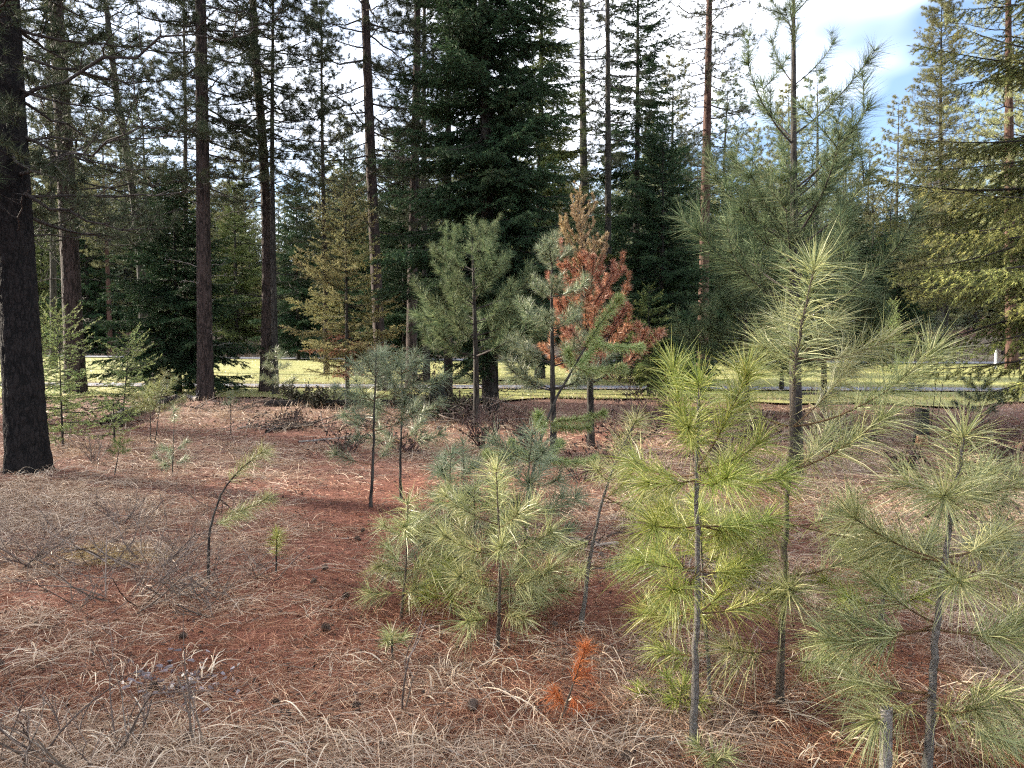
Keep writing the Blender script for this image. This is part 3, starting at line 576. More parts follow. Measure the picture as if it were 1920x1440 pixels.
pine_at(1318, 695, 1326, 0, 'tall red-brown trunk beside the open sky, right of the firs', 14, h=27, dia=0.52, crown_z=9.5, nb=44, lmax=3.2, bark='bark_red', ndead=18, dead=(5, 18), dl=(1.0, 3.0), leaf='pine_dark')
pine_at(1898, 694, 1893, 300, 'red scaly trunk beside the white post at the right edge', 15, h=25, dia=0.55, crown_z=7, nb=46, lmax=3.0, bark='bark_red', ndead=6, dead=(3, 7), leaf='pine')
pine_at(800, 720, 798, 500, 'pale grey trunk seen under the dense fir, behind the mossy stump', 16, h=18, dia=0.26, crown_z=6, nb=30, lmax=2.0, bark='bark_grey', ndead=4, dead=(3, 6))
pine_at(771, 732, 775, 400, 'dark trunk left of the mossy stump under the dense fir', 17, h=19, dia=0.36, crown_z=7, nb=34, lmax=2.2, ndead=5, dead=(3, 7))
pine_at(840, 748, 842, 400, 'short dark post-like trunk right of the mossy stump', 18, h=15, dia=0.24, crown_z=5.5, nb=30, lmax=1.8, ndead=4, dead=(3, 6))
pine_at(910, 753, 908, 400, 'narrow trunk tight against the left of the big dense fir', 19, h=14, dia=0.18, crown_z=5, nb=26, lmax=1.5, ndead=4, dead=(3, 5))
pine_at(1763, 682, 1766, -30, 'tall narrow pine with pale yellowish foliage against the blue sky', 20, h=21.5, dia=0.40, crown_z=4.5, nb=120, lmax=3.0, leaf='pine_sun', ndead=3, dead=(2, 5), tuft_n=20, nl=0.17, nw=0.010, up=(-0.35, 0.35), tufts_per=3, bark='bark_grey')

# ------------------------------------------------------------------ firs near the clearing
def fir(base, label, seed, h, dia, lmax, leaf='fir', z0=0.6, bark='bark_grey', step=0.12, nn=11, nw=0.019, nl=0.055, ndead=0, name='fir_tree', group='firs around the clearing', shape=0.8, lean=(0, 0), tw=0.055, patch=None, extra=(), droop=-0.25, hang=0.18, big=False):
    rs = rep(seed); p = base if len(base) == 3 else gp(*base)
    root = thing(name, p, label, 'tree', group)
    ax = trunk_axis(h, 70, lean, 0, rs, 0.01); t = np.clip(ax[:, 2]/h, 0, 1); rad = dia/2*np.maximum((1-t)**0.85, 0.02)
    link('trunk', trunk_mesh(ax, rad, 18, 10, min(0.01, dia*0.03), seed, 0.3, M[bark]), root)
    zs = []; z = z0
    while z < h-.05: zs.append(z); z += step*(.6+.8*rs.random())*(1-.35*(z-z0)/(h-z0))
    zs = np.array(zs); f = (zs-z0)/(h-z0); lens = (lmax*np.minimum(1, .6+f*3)*(1-f)**shape+.12)*(.6+.55*rs.random(len(f)))
    crown(root, fir_lib(leaf, nw, nl, nn, tw, hang, big), ax, zs, lens, droop*(1-f)+.75*f**2+rs.normal(size=len(f))*.1, rs)
    if patch:
        k = rs.random(len(f)) < .5*(zs < 1.7); crown(root, fir_lib(extra[0], nw, nl, nn, tw, hang, big), ax, zs[k], lens[k]*.8, -.1+rs.normal(size=k.sum())*.2, rs)
    if ndead: place_dead(root, ax, rad, [(0.3+z0*rs.random(), rs.random()*6.28, lmax*(0.3+0.4*rs.random())) for _ in range(ndead)], rs, M['limb'], 0.012)
    return root
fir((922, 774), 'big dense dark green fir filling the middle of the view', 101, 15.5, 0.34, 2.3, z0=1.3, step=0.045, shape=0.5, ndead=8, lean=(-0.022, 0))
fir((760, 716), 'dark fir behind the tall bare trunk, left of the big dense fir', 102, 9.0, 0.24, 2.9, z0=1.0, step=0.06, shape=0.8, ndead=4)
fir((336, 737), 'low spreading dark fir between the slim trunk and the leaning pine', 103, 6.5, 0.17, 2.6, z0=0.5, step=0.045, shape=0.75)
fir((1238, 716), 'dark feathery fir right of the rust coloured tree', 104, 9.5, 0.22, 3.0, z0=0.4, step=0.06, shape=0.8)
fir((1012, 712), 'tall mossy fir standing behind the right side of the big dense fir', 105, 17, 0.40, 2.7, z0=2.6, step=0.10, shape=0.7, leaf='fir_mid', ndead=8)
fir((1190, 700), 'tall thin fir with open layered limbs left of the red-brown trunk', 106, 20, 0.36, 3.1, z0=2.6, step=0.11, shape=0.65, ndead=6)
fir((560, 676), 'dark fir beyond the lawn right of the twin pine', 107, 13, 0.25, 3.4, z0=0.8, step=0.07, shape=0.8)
fir((652, 768), 'golden-tinged young fir with rusty lower twigs left of the big dense fir', 108, 5.2, 0.11, 1.45, z0=0.8, step=0.055, shape=0.7, leaf='fir_gold', patch=True, extra=('rust',), ndead=5, droop=0.05, nw=.012, nl=.042, hang=.06)
p_r = np.array([9.9, 12.0, 0]); p_r[2] = H(p_r[0], p_r[1])
fir(tuple(p_r), 'yellow-green fir hanging its sprays in from the right edge', 109, 14, 0.4, 5.0, z0=1.8, step=0.045, shape=1.15, nw=.012, nl=.042, leaf='fir_bright', nn=11, droop=-0.2, hang=.3, big=True)
fir((1290, 735), 'small dark fir at the lawn edge left of the lime green sapling', 110, 2.6, 0.06, 0.9, z0=0.2, step=0.05)
fir((1215, 745), 'bushy young fir beside the foot of the rust coloured tree', 112, 3.0, 0.07, 1.0, z0=0.25, step=0.05, leaf='fir_mid')

for bx, by, h_, l_, lf_, lab, sd_ in [(1365, 706, 11.5, 3.0, 'fir', 'dark fir behind the red-brown trunk, on its right side', 121), (1590, 702, 9.5, 2.8, 'fir', 'dark fir beyond the lawn behind the bushy green pine', 122), (1470, 694, 12, 3.2, 'fir_mid', 'mossy fir behind the plume-topped young pine', 123), (445, 690, 9.5, 2.7, 'fir_mid', 'mossy fir between the slim trunk and the twin pine', 124),
        (168, 694, 10, 2.8, 'fir', 'dark fir between the straight brown pine and the leaning pine', 125), (1270, 700, 12.5, 3.0, 'fir', 'dark fir left of the red-brown trunk foot', 126), (1680, 690, 8, 2.6, 'fir', 'dark fir beyond the lawn left of the tall pale pine', 127), (660, 694, 12, 2.9, 'fir', 'dark fir behind the golden young fir', 128), (30, 690, 11, 3.0, 'fir_mid', 'mossy fir beyond the lawn, behind the near-black trunk', 129)]:
    Y_ = 50.0
    for _ in range(8): Y_ = float(road_y((bx-960)/FPX*Y_))+4.5
    x_ = (bx-960)/FPX*Y_; q_ = Y_/38.0
    fir((x_, Y_, float(H(x_, Y_))), lab, sd_, h_*q_*.9, 0.26*q_, l_*q_*.9, z0=.9, step=.09, shape=.8, leaf=lf_)
# ------------------------------------------------------------------ background wood: copies of a few trees
def proto(kind, seed):
    rs = rep(seed)
    if kind == 'pine':
        h = 17; ax = trunk_axis(h, 30, (0, 0), 0, rs); t = np.clip(ax[:, 2]/h, 0, 1)
        tm = trunk_mesh(ax, 0.2*np.maximum((1-t)**.8, .03), 9, 7, 0.008, seed, .25, M['bark_grey'])
        mb = MB(); pine_limbs(mb, ax, h, 3.6, h-0.2, 80, lambda f: 2.4*(1-f)**0.6+0.3, rs, 15, 0.24, 0.034, 8, (-0.25, 0.45), r_l=0.03)
        return tm, lambda m: mb.mesh('crown', [M['limb'], M[m]])
    h = 15; ax = trunk_axis(h, 24, (0, 0), 0, rs); t = np.clip(ax[:, 2]/h, 0, 1)
    tm = trunk_mesh(ax, 0.18*np.maximum((1-t)**.85, .03), 9, 7, 0.008, seed, .25, M['bark_grey'])
    mb = fir_crown(rs, ax, h, 0.8, lambda f: 2.5*min(1, .6+f*3)*(1-f)**0.85+.15, 0.17, 0.13, 7, 0.10, 0.050, -0.25, twl=0.45)
    return tm, lambda m: mb.mesh('crown', [M['limb'], M[m]])
PROTO = {}
for kind, seed, leaf in (('pine', 201, 'pine_sun'), ('pine', 202, 'pine_sun'), ('pine', 203, 'pine_blue'), ('fir', 204, 'fir'), ('fir', 205, 'fir_mid'), ('fir', 206, 'pine_blue')):
    tm, f = proto(kind, seed); PROTO[(kind, seed)] = (tm, f(leaf))
ORD = ['first', 'second', 'third', 'fourth', 'fifth', 'sixth', 'seventh', 'eighth', 'ninth', 'tenth', 'eleventh', 'twelfth', 'thirteenth', 'fourteenth', 'fifteenth', 'sixteenth', 'seventeenth', 'eighteenth', 'nineteenth', 'twentieth', 'twenty-first', 'twenty-second', 'twenty-third', 'twenty-fourth', 'twenty-fifth', 'twenty-sixth', 'twenty-seventh', 'twenty-eighth', 'twenty-ninth', 'thirtieth']
KEYS = [('pine', 201), ('pine', 202), ('pine', 203), ('fir', 204), ('fir', 205), ('fir', 206)]
KLAB = {201: 'pale yellow-green pine', 202: 'sunlit loose-crowned pine', 203: 'blue-green pine', 204: 'dark fir', 205: 'mossy green fir', 206: 'grey-green fir'}
bgt = []
rs = rep(77)
for row, (y0, y1, n, hmul) in enumerate([(4, 10, 26, 0.66), (12, 22, 34, 1.0), (26, 44, 38, 1.25)]):
    for k in range(n):
        px = -60+2040*(k+0.5+0.7*(rs.random()-0.5))/n; Yo = y0+(y1-y0)*rs.random()
        Y = 50.0
        for _ in range(6): Y = road_y((px-960)/FPX*Y)+Yo
        key = KEYS[int(rs.choice(6, p=[.18, .18, .17, .22, .13, .12] if row < 2 else [.2, .2, .25, .15, .1, .1]))]
        s = hmul*(0.75+0.5*rs.random())
        if 470 < px < 590: s *= 0.66
        if 1560 < px < 1680: s *= 0.8
        bgt.append((px, Y, key, s, row))
rowname = ['just past the far road', 'deeper in the far wood', 'at the back of the far wood']
bgt.sort(key=lambda q: q[0]); cnt = {}
for px, Y, key, s, row in bgt:
    k = cnt.get((key[1], row), 0); cnt[(key[1], row)] = k+1
    x = (px-960)/FPX*Y; tm, cm = PROTO[key]
    o = thing('pine_tree' if key[0] == 'pine' else 'fir_tree', (x, Y, H(x, Y)-0.05), '%s %s, %s such from left' % (KLAB[key[1]], rowname[row], ORD[k]), 'tree', 'trees of the wood beyond the far road')
    o.scale = (s*(0.85+0.3*rs.random()), s*(0.85+0.3*rs.random()), s); o.rotation_euler = (rs.normal()*0.012, rs.normal()*0.012, rs.random()*6.28)
    link('trunk', tm, o); link('crown', cm, o)
# the wood goes on behind and to both sides, where no tree can be told apart
def mass(name, spots, seed, label, keys=KEYS):
    rs = rep(seed); n = len(spots); S = np.array(spots); ms = [m for k in keys for m in PROTO[k]]; idx = rs.integers(0, len(keys), n)
    pos = np.stack([S[:, 0], S[:, 1], H(S[:, 0], S[:, 1])], -1); rot = np.stack([rs.normal(size=n)*.01, rs.normal(size=n)*.01, rs.random(n)*6.28], -1); sc = np.stack([S[:, 2]*S[:, 3], S[:, 2]*S[:, 3], S[:, 2]], -1)
    o = scatter(name, ('mass',)+tuple(keys), ms, np.repeat(pos, 2, 0), np.repeat(rot, 2, 0), np.repeat(sc, 2, 0), np.stack([idx*2, idx*2+1], 1).ravel()); return tag(o, label, 'woods', kind='stuff')
rs = rep(91); sp = []; rs_u = rep(94).random(80)
for k in range(330):
    px = -250+2420*rs.random(); Y = 84+55*rs.random()**1.2; sp.append(((px-960)/FPX*Y, Y, (.9+.4*rs.random())*(.72 if 460 < px < 610 or 1540 < px < 1690 else (1.15 if px < 460 else 1)), 1.3))
for k in range(240):   # undergrowth of young firs below the wood
    px = -250+2420*rs.random(); Y = 66+40*rs.random(); sp.append(((px-960)/FPX*Y, Y, .25+.35*rs.random(), 1.5))
for k in range(260):   # firs closing the gaps
    px = -200+2320*rs.random(); Y = 70+38*rs.random(); sp.append(((px-960)/FPX*Y, Y, (.62+.38*rs.random())*(.8 if 470 < px < 600 else 1), 1.35))
for k in range(80):
    px = -150+2220*rs.random(); Y = 50.0
    for _ in range(6): Y = float(road_y((px-960)/FPX*Y))+5+11*rs_u[k]
    sp.append(((px-960)/FPX*Y, Y, .18+.28*rs.random(), 1.6))
mass('forest', sp, 92, 'distant mass of conifers closing the view behind the far wood')
sp = [(-20-6*rs.random()-(k % 2)*5, -5+k*2.0, .9+.35*rs.random(), 1.0) for k in range(13)]
mass('forest', sp, 93, 'unbroken conifer wood shading the clearing from the left side', [('fir', 204), ('fir', 205), ('pine', 203)])
# ------------------------------------------------------------------ saplings
def needle_branch(root, P, r0, rs, leaf, nl, nw, per_m, cover, wood='shoot', tip=0.3, th=(28, 62), tint0=0.0, segs=2, droop=0.12, name='branch'):
    """one shoot (wood) with its needles as a sub-part"""
    m = MB(); n = len(P); tube(m, P, np.linspace(r0, r0*0.45, n), 6, 0, lump=0.06, rs=rs)
    L = float(np.sum(np.linalg.norm(np.diff(P, axis=0), axis=1)))
    o = m.obj(name, M[wood], root, smooth=True)
    per_m = per_m*1.45; k = max(22, int(per_m*L*cover)); kt = max(10, int(k*tip)) if k < 160 else int(k*tip)
    t = np.concatenate([1-cover*rs.random(k), 1-0.05*rs.random(kt)]); pos, tan = along(P, t)
    a = np.concatenate([th[0]+(th[1]-th[0])*rs.random(k)*(1.15-0.35*(t[:k]-(1-cover))/max(cover, .01)), 8+70*rs.random(kt)])
    D = cone_dirs(tan, np.radians(a), rs); D[:, 2] += 0.06
    q = MB(); nn_ = len(t); f = 0.5+0.65*rs.random(nn_)**.6; nw = nw*1.2
    strands(q, pos, D, nl*f, nw*(0.8+0.4*rs.random(nn_)), droop*(.6+2.2*rs.random(nn_)), segs, 0, np.clip(tint0+0.1+0.85*rs.random(nn_)**1.15, 0, 1), curl=rs.normal(size=(nn_, 3))*0.11, rs=rs)
    q.obj('needles', M[leaf], o, kind='stuff'); return o

def sapling(path, label, seed, r0=0.012, leaf='pine', nl=0.19, nw=0.0024, per_m=620, branches=(), auto=(), leader=0.30, wood='stem', shoot='shoot', cover=0.62, name='pine_sapling', group='young pines in the clearing', dd=None, tint0=0.0, th=(28, 62), droop=0.12, bare=0.0, segs=2, lead_th=(45, 85), cat='sapling'):
    """path: pixel points from the ground up; branches: (pixel y on the stem, tip px, tip py, tip depth offset); auto: (fraction, count, length)"""
    rs = rep(seed); b = gp(*path[0]); Y = b[1]
    pts = [b]+[at(px, py, np.array(Y+(dd[k] if dd else 0.0))) for k, (px, py) in enumerate(path[1:])]
    root = thing(name, b, label, cat, group); b = np.asarray(b)
    S = smooth_path(np.array(pts)-b, 26); S[0, 2] -= 0.03; S[1:-1, :2] += rs.normal(size=(24, 2))*r0*.12
    Ht = S[-1, 2]
    L = float(np.sum(np.linalg.norm(np.diff(S, axis=0), axis=1)))
    m = MB(); tt = np.linspace(0, 1, 26); tube(m, S, r0*(1-0.72*tt+.35*np.exp(-tt*22)+.10*rs.random(26)), 10, 0, lump=0.05, rs=rs); m.obj('trunk', M[wood], root, smooth=True)
    # leader: bottle-brush of needles on the topmost shoot
    lc = min(0.9, leader/L); k = int(per_m*leader*1.6); t = np.concatenate([1-lc*rs.random(k), 1-0.02*rs.random(int(k*.25))]); pos, tan = along(S, t)
    a = np.concatenate([lead_th[0]+(lead_th[1]-lead_th[0])*rs.random(k), 5+75*rs.random(len(t)-k)]); q = MB(); nn_ = len(t)
    strands(q, pos, cone_dirs(tan, np.radians(a), rs), nl*(0.8+0.4*rs.random(nn_)), nw*1.2*(0.8+0.4*rs.random(nn_)), droop*(.6+2.2*rs.random(nn_)), segs, 0, np.clip(tint0+0.15+0.85*rs.random(nn_)**1.15, 0, 1), curl=rs.normal(size=(nn_, 3))*0.11, rs=rs)
    q.obj('leader_needles', M[leaf], root, kind='stuff')
    for (py, ex, ey, ed) in branches:
        zt = at(path[0][0], py, np.array(Y))[2]-b[2]; p0 = np.array([np.interp(zt, S[:, 2], S[:, kk]) for kk in range(3)])
        p1 = at(ex, ey, np.array(Y+ed))-b; l = np.linalg.norm(p1-p0)
        c = 0.5*(p0+p1)+np.array([0, 0, -0.13*l])+rs.normal(size=3)*0.03*l
        needle_branch(root, bez(p0, c, p1, 10), r0*(0.25+0.08*rs.random()), rs, leaf, nl*(0.85+0.25*rs.random()), nw, per_m, cover if l > 0.25 else 0.85, shoot, tint0=tint0, th=th, droop=droop, segs=segs)
    for (fr, n, l) in auto:
        a0 = rs.random()*6.28
        for kk in range(n):
            az = a0+kk*6.283/n+rs.normal()*0.35; p0 = along(S, np.array([fr+rs.normal()*0.008]))[0][0]; ll = l*(0.7+0.5*rs.random()); d = np.array([math.cos(az), math.sin(az), 0])
            e = 0.15+0.5*fr+rs.normal()*0.1; p1 = p0+d*ll+np.array([0, 0, ll*e]); c = p0+d*ll*0.55+np.array([0, 0, ll*(e*0.25)])
            needle_branch(root, bez(p0, c, p1, 8), r0*(0.24+0.1*rs.random()), rs, leaf, nl*(0.85+0.3*rs.random()), nw, per_m, cover, shoot, tint0=tint0, th=th, droop=droop, segs=segs)
    return root

# three large saplings at the right
sapling([(1300, 1402), (1306, 1180), (1308, 1000), (1306, 850), (1312, 715)], 'lime green sapling with slender pale stem in front, left of the tallest sapling', 301, r0=0.015, leaf='pine_lime', nl=0.17, per_m=640, leader=0.26, wood='stem_grey', cover=0.7,
        branches=[(880, 1400, 700, -.1), (860, 1262, 690, .15), (880, 1425, 830, .05), (900, 1365, 895, -.3), (905, 1465, 895, .0), (900, 1215, 905, .05), (890, 1190, 865, .3), (985, 1225, 985, -.25), (985, 1440, 975, .2), (990, 1250, 955, .35), (980, 1385, 985, .3),
                  (1065, 1205, 1050, .0), (1070, 1420, 1045, .25), (1075, 1260, 1105, -.2), (1150, 1375, 1075, .25), (1150, 1460, 1110, .1), (1150, 1215, 1150, .2), (1230, 1240, 1215, .1), (840, 1290, 800, -.25)])
sapling([(1332, 1312), (1325, 1200), (1318, 1090), (1312, 960)], 'thin second stem with yellowing needles right behind the lime green sapling', 302, r0=0.009, leaf='pine_lime', nl=0.13, leader=0.2, wood='stem_grey', auto=[(.45, 3, .2), (.7, 4, .22), (.88, 3, .18)])
sapling([(1462, 1322), (1470, 1080), (1478, 880), (1492, 660), (1528, 500)], 'tallest foreground sapling with orange-brown leader and long upswept right branches', 303, r0=0.017, leaf='pine', nl=0.235, per_m=520, leader=0.52, cover=0.6, lead_th=(50, 88),
        branches=[(672, 1430, 650, .1), (672, 1655, 640, .1), (672, 1560, 600, .25), (672, 1470, 600, .4), (800, 1748, 662, -.1), (800, 1372, 745, .15), (802, 1590, 690, .4), (885, 1655, 785, -.15), (885, 1360, 865, .35), (885, 1560, 800, .5),
                  (980, 1740, 1030, .1), (985, 1590, 945, .25), (985, 1375, 1010, .25), (985, 1310, 960, .5), (1080, 1618, 1035, .1), (1110, 1480, 1105, -.4), (1210, 1365, 1215, -.2), (1230, 1560, 1240, .2)])
sapling([(1738, 1462), (1750, 1260), (1762, 1100), (1785, 960), (1808, 815)], 'right-hand foreground sapling with grey lichened lower stem and drooping branches', 304, r0=0.017, leaf='pine', nl=0.215, per_m=680, leader=0.34, wood='stem_grey', cover=0.62,
        branches=[(930, 1700, 905, .1), (932, 1912, 905, .0), (930, 1860, 880, .3), (930, 1770, 930, -.25), (1050, 1600, 970, .0), (1052, 1640, 1020, .15), (1045, 1870, 1000, .25), (1050, 1940, 1075, .1), (1060, 1800, 1090, -.2), (1170, 1640, 1090, .2),
                  (1180, 1910, 1165, .1), (1180, 1960, 1190, -.1), (1250, 1930, 1320, -.25), (1300, 1610, 1280, .15), (1300, 1640, 1350, -.1), (1330, 1830, 1330, -.2), (1330, 1960, 1400, .1), (1170, 1560, 1200, .25), (1180, 1600, 1160, .3)])
sapling([(1648, 1225), (1652, 1150), (1662, 1090), (1690, 1050)], 'short pale grey stem with green tufts between the two right-hand saplings', 305, r0=0.017, leaf='pine_lime', nl=0.16, leader=0.2, wood='stem_grey', auto=[(.5, 4, .26), (.75, 4, .24), (.92, 3, .2)], tint0=-0.1)
# the leaning stem left of the lime sapling
sapling([(1090, 1172), (1105, 1050), (1130, 930), (1160, 850), (1192, 790)], 'leaning pale sapling with yellowish top left of the lime green one', 306, r0=0.013, leaf='pine', nl=0.15, per_m=640, leader=0.34, wood='stem_grey', tint0=0.15,
        branches=[(930, 1215, 960, .1), (935, 1170, 905, -.2), (940, 1250, 920, .3), (1010, 1060, 1030, .0), (1060, 1180, 1050, .2), (900, 1120, 880, -.1)], auto=[(.25, 2, .15)])
# the cluster in the middle
CL = [([(933, 1218), (938, 1080), (934, 960), (930, 880)], 'sapling with dark upright leader in front of the middle cluster', 311, 0.011, 'pine', 0.15, [(.22, 4, .26), (.38, 4, .32), (.54, 5, .32), (.70, 4, .26)]),
      ([(886, 1130), (890, 1020), (889, 930), (890, 918)], 'sapling with browning inner needles left of the dark-leadered one', 312, 0.009, 'pine', 0.15, [(.35, 3, .28), (.6, 4, .28), (.8, 3, .18)]),
      ([(838, 1105), (842, 1000), (843, 900), (846, 850)], 'thin sapling with dark bare stem at the back left of the middle cluster', 313, 0.009, 'pine_blue', 0.14, [(.35, 4, .25), (.62, 4, .2), (.8, 3, .16)]),
      ([(752, 1160), (762, 1060), (764, 980), (765, 942)], 'low sapling at the left end of the middle cluster', 314, 0.009, 'pine', 0.14, [(.25, 4, .22), (.45, 4, .24), (.7, 4, .2)]),
      ([(985, 1105), (985, 980), (992, 880), (998, 812)], 'taller blue-green sapling at the right end of the middle cluster', 315, 0.012, 'pine_blue', 0.17, [(.3, 4, .35), (.48, 5, .36), (.66, 4, .28), (.82, 3, .2)]),
      ([(870, 1010), (869, 920), (868, 832)], 'small pale-topped sapling peeking up behind the middle cluster', 316, 0.008, 'pine_blue', 0.13, [(.45, 3, .2), (.7, 4, .18)]),
      ([(800, 1120), (803, 1040), (802, 975)], 'low bluish sapling between the left end and the bare dark stem', 317, 0.007, 'pine_blue', 0.13, [(.35, 4, .2), (.7, 4, .18)]),
      ([(1000, 1150), (1005, 1110), (1010, 1085)], 'very low yellow-green sapling at the right foot of the middle cluster', 318, 0.006, 'pine', 0.13, [(.5, 4, .2), (.8, 3, .15)]),
      ([(845, 1150), (846, 1110), (845, 1065)], 'very low bright sapling at the front foot of the middle cluster', 319, 0.006, 'pine_lime', 0.14, [(.4, 4, .16), (.75, 3, .13)])]
for path, lab, sd_, r0, leaf, nl, au in CL: sapling(path, lab, sd_, r0=r0, leaf=leaf, nl=nl*1.08, nw=0.0028, per_m=500, leader=0.2, auto=au, wood='stem', shoot='shoot', cover=0.7)
# pair left of the cluster, the bent one, seedlings
sapling([(695, 953), (700, 850), (702, 760), (706, 668)], 'thin bluish sapling, left one of the pair on the needle mat', 321, r0=0.016, leaf='pine_blue', nl=0.17, nw=0.003, per_m=420, leader=0.25, auto=[(.3, 2, .3), (.52, 4, .38), (.72, 4, .4), (.86, 4, .28)], wood='bark_grey')
sapling([(752, 938), (750, 850), (755, 760), (752, 668)], 'thin bluish sapling, right one of the pair on the needle mat', 322, r0=0.015, leaf='pine_blue', nl=0.17, nw=0.003, per_m=480, leader=0.25, auto=[(.42, 4, .4), (.58, 5, .42), (.74, 4, .4), (.88, 4, .28)], wood='bark_grey')
sapling([(390, 1092), (391, 1000), (415, 920), (455, 875), (492, 848)], 'small bent sapling with one green plume alone on the left', 323, r0=0.010, leaf='pine', nl=0.12, per_m=620, leader=0.30, branches=[(965, 500, 935, .0), (985, 455, 960, .15)], wood='bark_grey', tint0=0.12, cover=0.8, lead_th=(28, 62))
for k, (path, lab, leaf, nl, au) in enumerate([
    ([(735, 1235), (735, 1190)], 'tiny green seedling tuft on the mat below the left end of the cluster', 'pine', 0.09, [(.7, 3, .08)]),
    ([(1337, 1445), (1338, 1415)], 'tiny seedling tuft at the foot of the lime green sapling', 'pine', 0.09, [(.7, 3, .06)]),
    ([(1203, 1312), (1204, 1292)], 'tiny grass-green seedling tuft left of the lime green stem', 'pine_lime', 0.08, [(.7, 3, .05)]),
    ([(1275, 1330), (1278, 1290)], 'small yellow-green tuft against the lime green sapling foot', 'pine_lime', 0.10, [(.6, 4, .10)]),
    ([(518, 1075), (519, 1000)], 'spindly yellow-green seedling right of the bent sapling', 'pine_lime', 0.09, [(.85, 2, .06)]),
    ([(323, 892), (325, 830), (327, 768)], 'thin-stemmed seedling with low tuft on the left mat', 'pine_blue', 0.12, [(.2, 4, .18), (.4, 3, .16)]),
    ([(215, 890), (222, 850), (226, 822)], 'small green seedling right of the massive left trunk', 'fir_mid', 0.07, [(.6, 4, .14), (.85, 3, .1)]),
    ([(530, 780), (522, 720), (518, 655)], 'thin young pine with reddish stem before the twin trunks', 'pine_blue', 0.15, [(.5, 4, .28), (.7, 4, .26), (.85, 3, .2)]),
    ([(433, 815), (432, 740)], 'thin bare seedling stem before the slim trunk', 'pine_blue', 0.10, [(.75, 3, .12)]),
    ([(290, 835), (300, 760), (308, 700)], 'spindly young pine in front of the low dark fir', 'pine', 0.14, [(.55, 4, .3), (.75, 4, .25)]),
    ([(283, 832), (282, 780), (278, 730)], 'spindly thin young pine left beside another before the low fir', 'pine', 0.12, [(.6, 3, .25), (.8, 3, .2)]),
    ([(1843, 802), (1838, 760), (1835, 700)], 'small blue-green pine on the lawn edge right of the charred stump', 'pine_blue', 0.13, [(.3, 5, .4), (.5, 5, .38), (.7, 4, .3)]),
    ([(1745, 806), (1757, 700), (1756, 590)], 'tall thin bare-stemmed sapling right behind the charred stump', 'pine_blue', 0.16, [(.72, 3, .35), (.85, 4, .3)]),
    ([(1755, 800), (1768, 720), (1770, 660)], 'thin forked dead-looking stem beside the bare-stemmed sapling', 'pine_blue', 0.13, [(.8, 3, .2)]),
    ([(1712, 790), (1712, 740), (1713, 715)], 'short tufted seedling standing just behind the charred stump', 'pine_blue', 0.15, [(.8, 3, .15)]),
    ([(1900, 1100), (1895, 1060), (1905, 1010)], 'dark tufted seedling at the right edge behind the grey-stemmed sapling', 'pine_blue', 0.14, [(.5, 4, .25), (.8, 4, .2)]),
    ]): sapling(path, lab, 330+k, r0=0.007, leaf=leaf, nl=nl, nw=0.003, per_m=520, leader=0.16 if path[0][1]-path[-1][1] > 50 else 0.06, auto=au, wood='bark_grey', cover=0.75, group='seedlings scattered over the clearing')
# young fir at left behind the massive trunk, fresh green
for bx, by, h, lab, sd_ in [(118, 838, 2.0, 'fresh green young fir right behind the massive left trunk', 351), (75, 800, 2.3, 'fresh green young fir half hidden by the massive left trunk', 352), (228, 802, 1.7, 'slanting thin young fir left of the low dark fir', 353),
                            (215, 832, 0.75, 'knee-high pale green fir by the slash heap', 354), (1672, 700, 3.2, 'small fir beyond the lawn left of the bare-stemmed sapling', 355)]:
    fir((bx, by), lab, sd_, h, 0.035, 0.30*h+0.1, leaf='fir_fresh', z0=0.12, step=0.042, nn=13, nw=.0095, nl=.034, hang=.05, big='small', name='fir_sapling', shape=0.7, group='young firs', droop=0.05, lean=(0.12 if sd_ == 353 else 0, 0))
# leaning bright bottle-brush pine
sapling([(985, 1000), (1000, 870), (1030, 770), (1078, 685), (1125, 605), (1160, 560)], 'leaning short-needled pine with bright bottle-brush shoots before the rust tree', 361, r0=0.016, leaf='pine_fresh', nl=0.085, nw=0.0040, per_m=1200, leader=0.5, cover=0.9, wood='bark_grey', tint0=0.1, lead_th=(35, 70), th=(35, 70),
        branches=[(690, 1165, 690, .1), (690, 1065, 660, -.15), (690, 1120, 640, .2), (790, 1130, 775, .0), (790, 1100, 800, .2), (800, 1010, 780, -.3), (850, 1115, 860, .3), (850, 915, 850, .1), (870, 1050, 830, .4), (860, 960, 830, -.3), (640, 1200, 650, .2)])
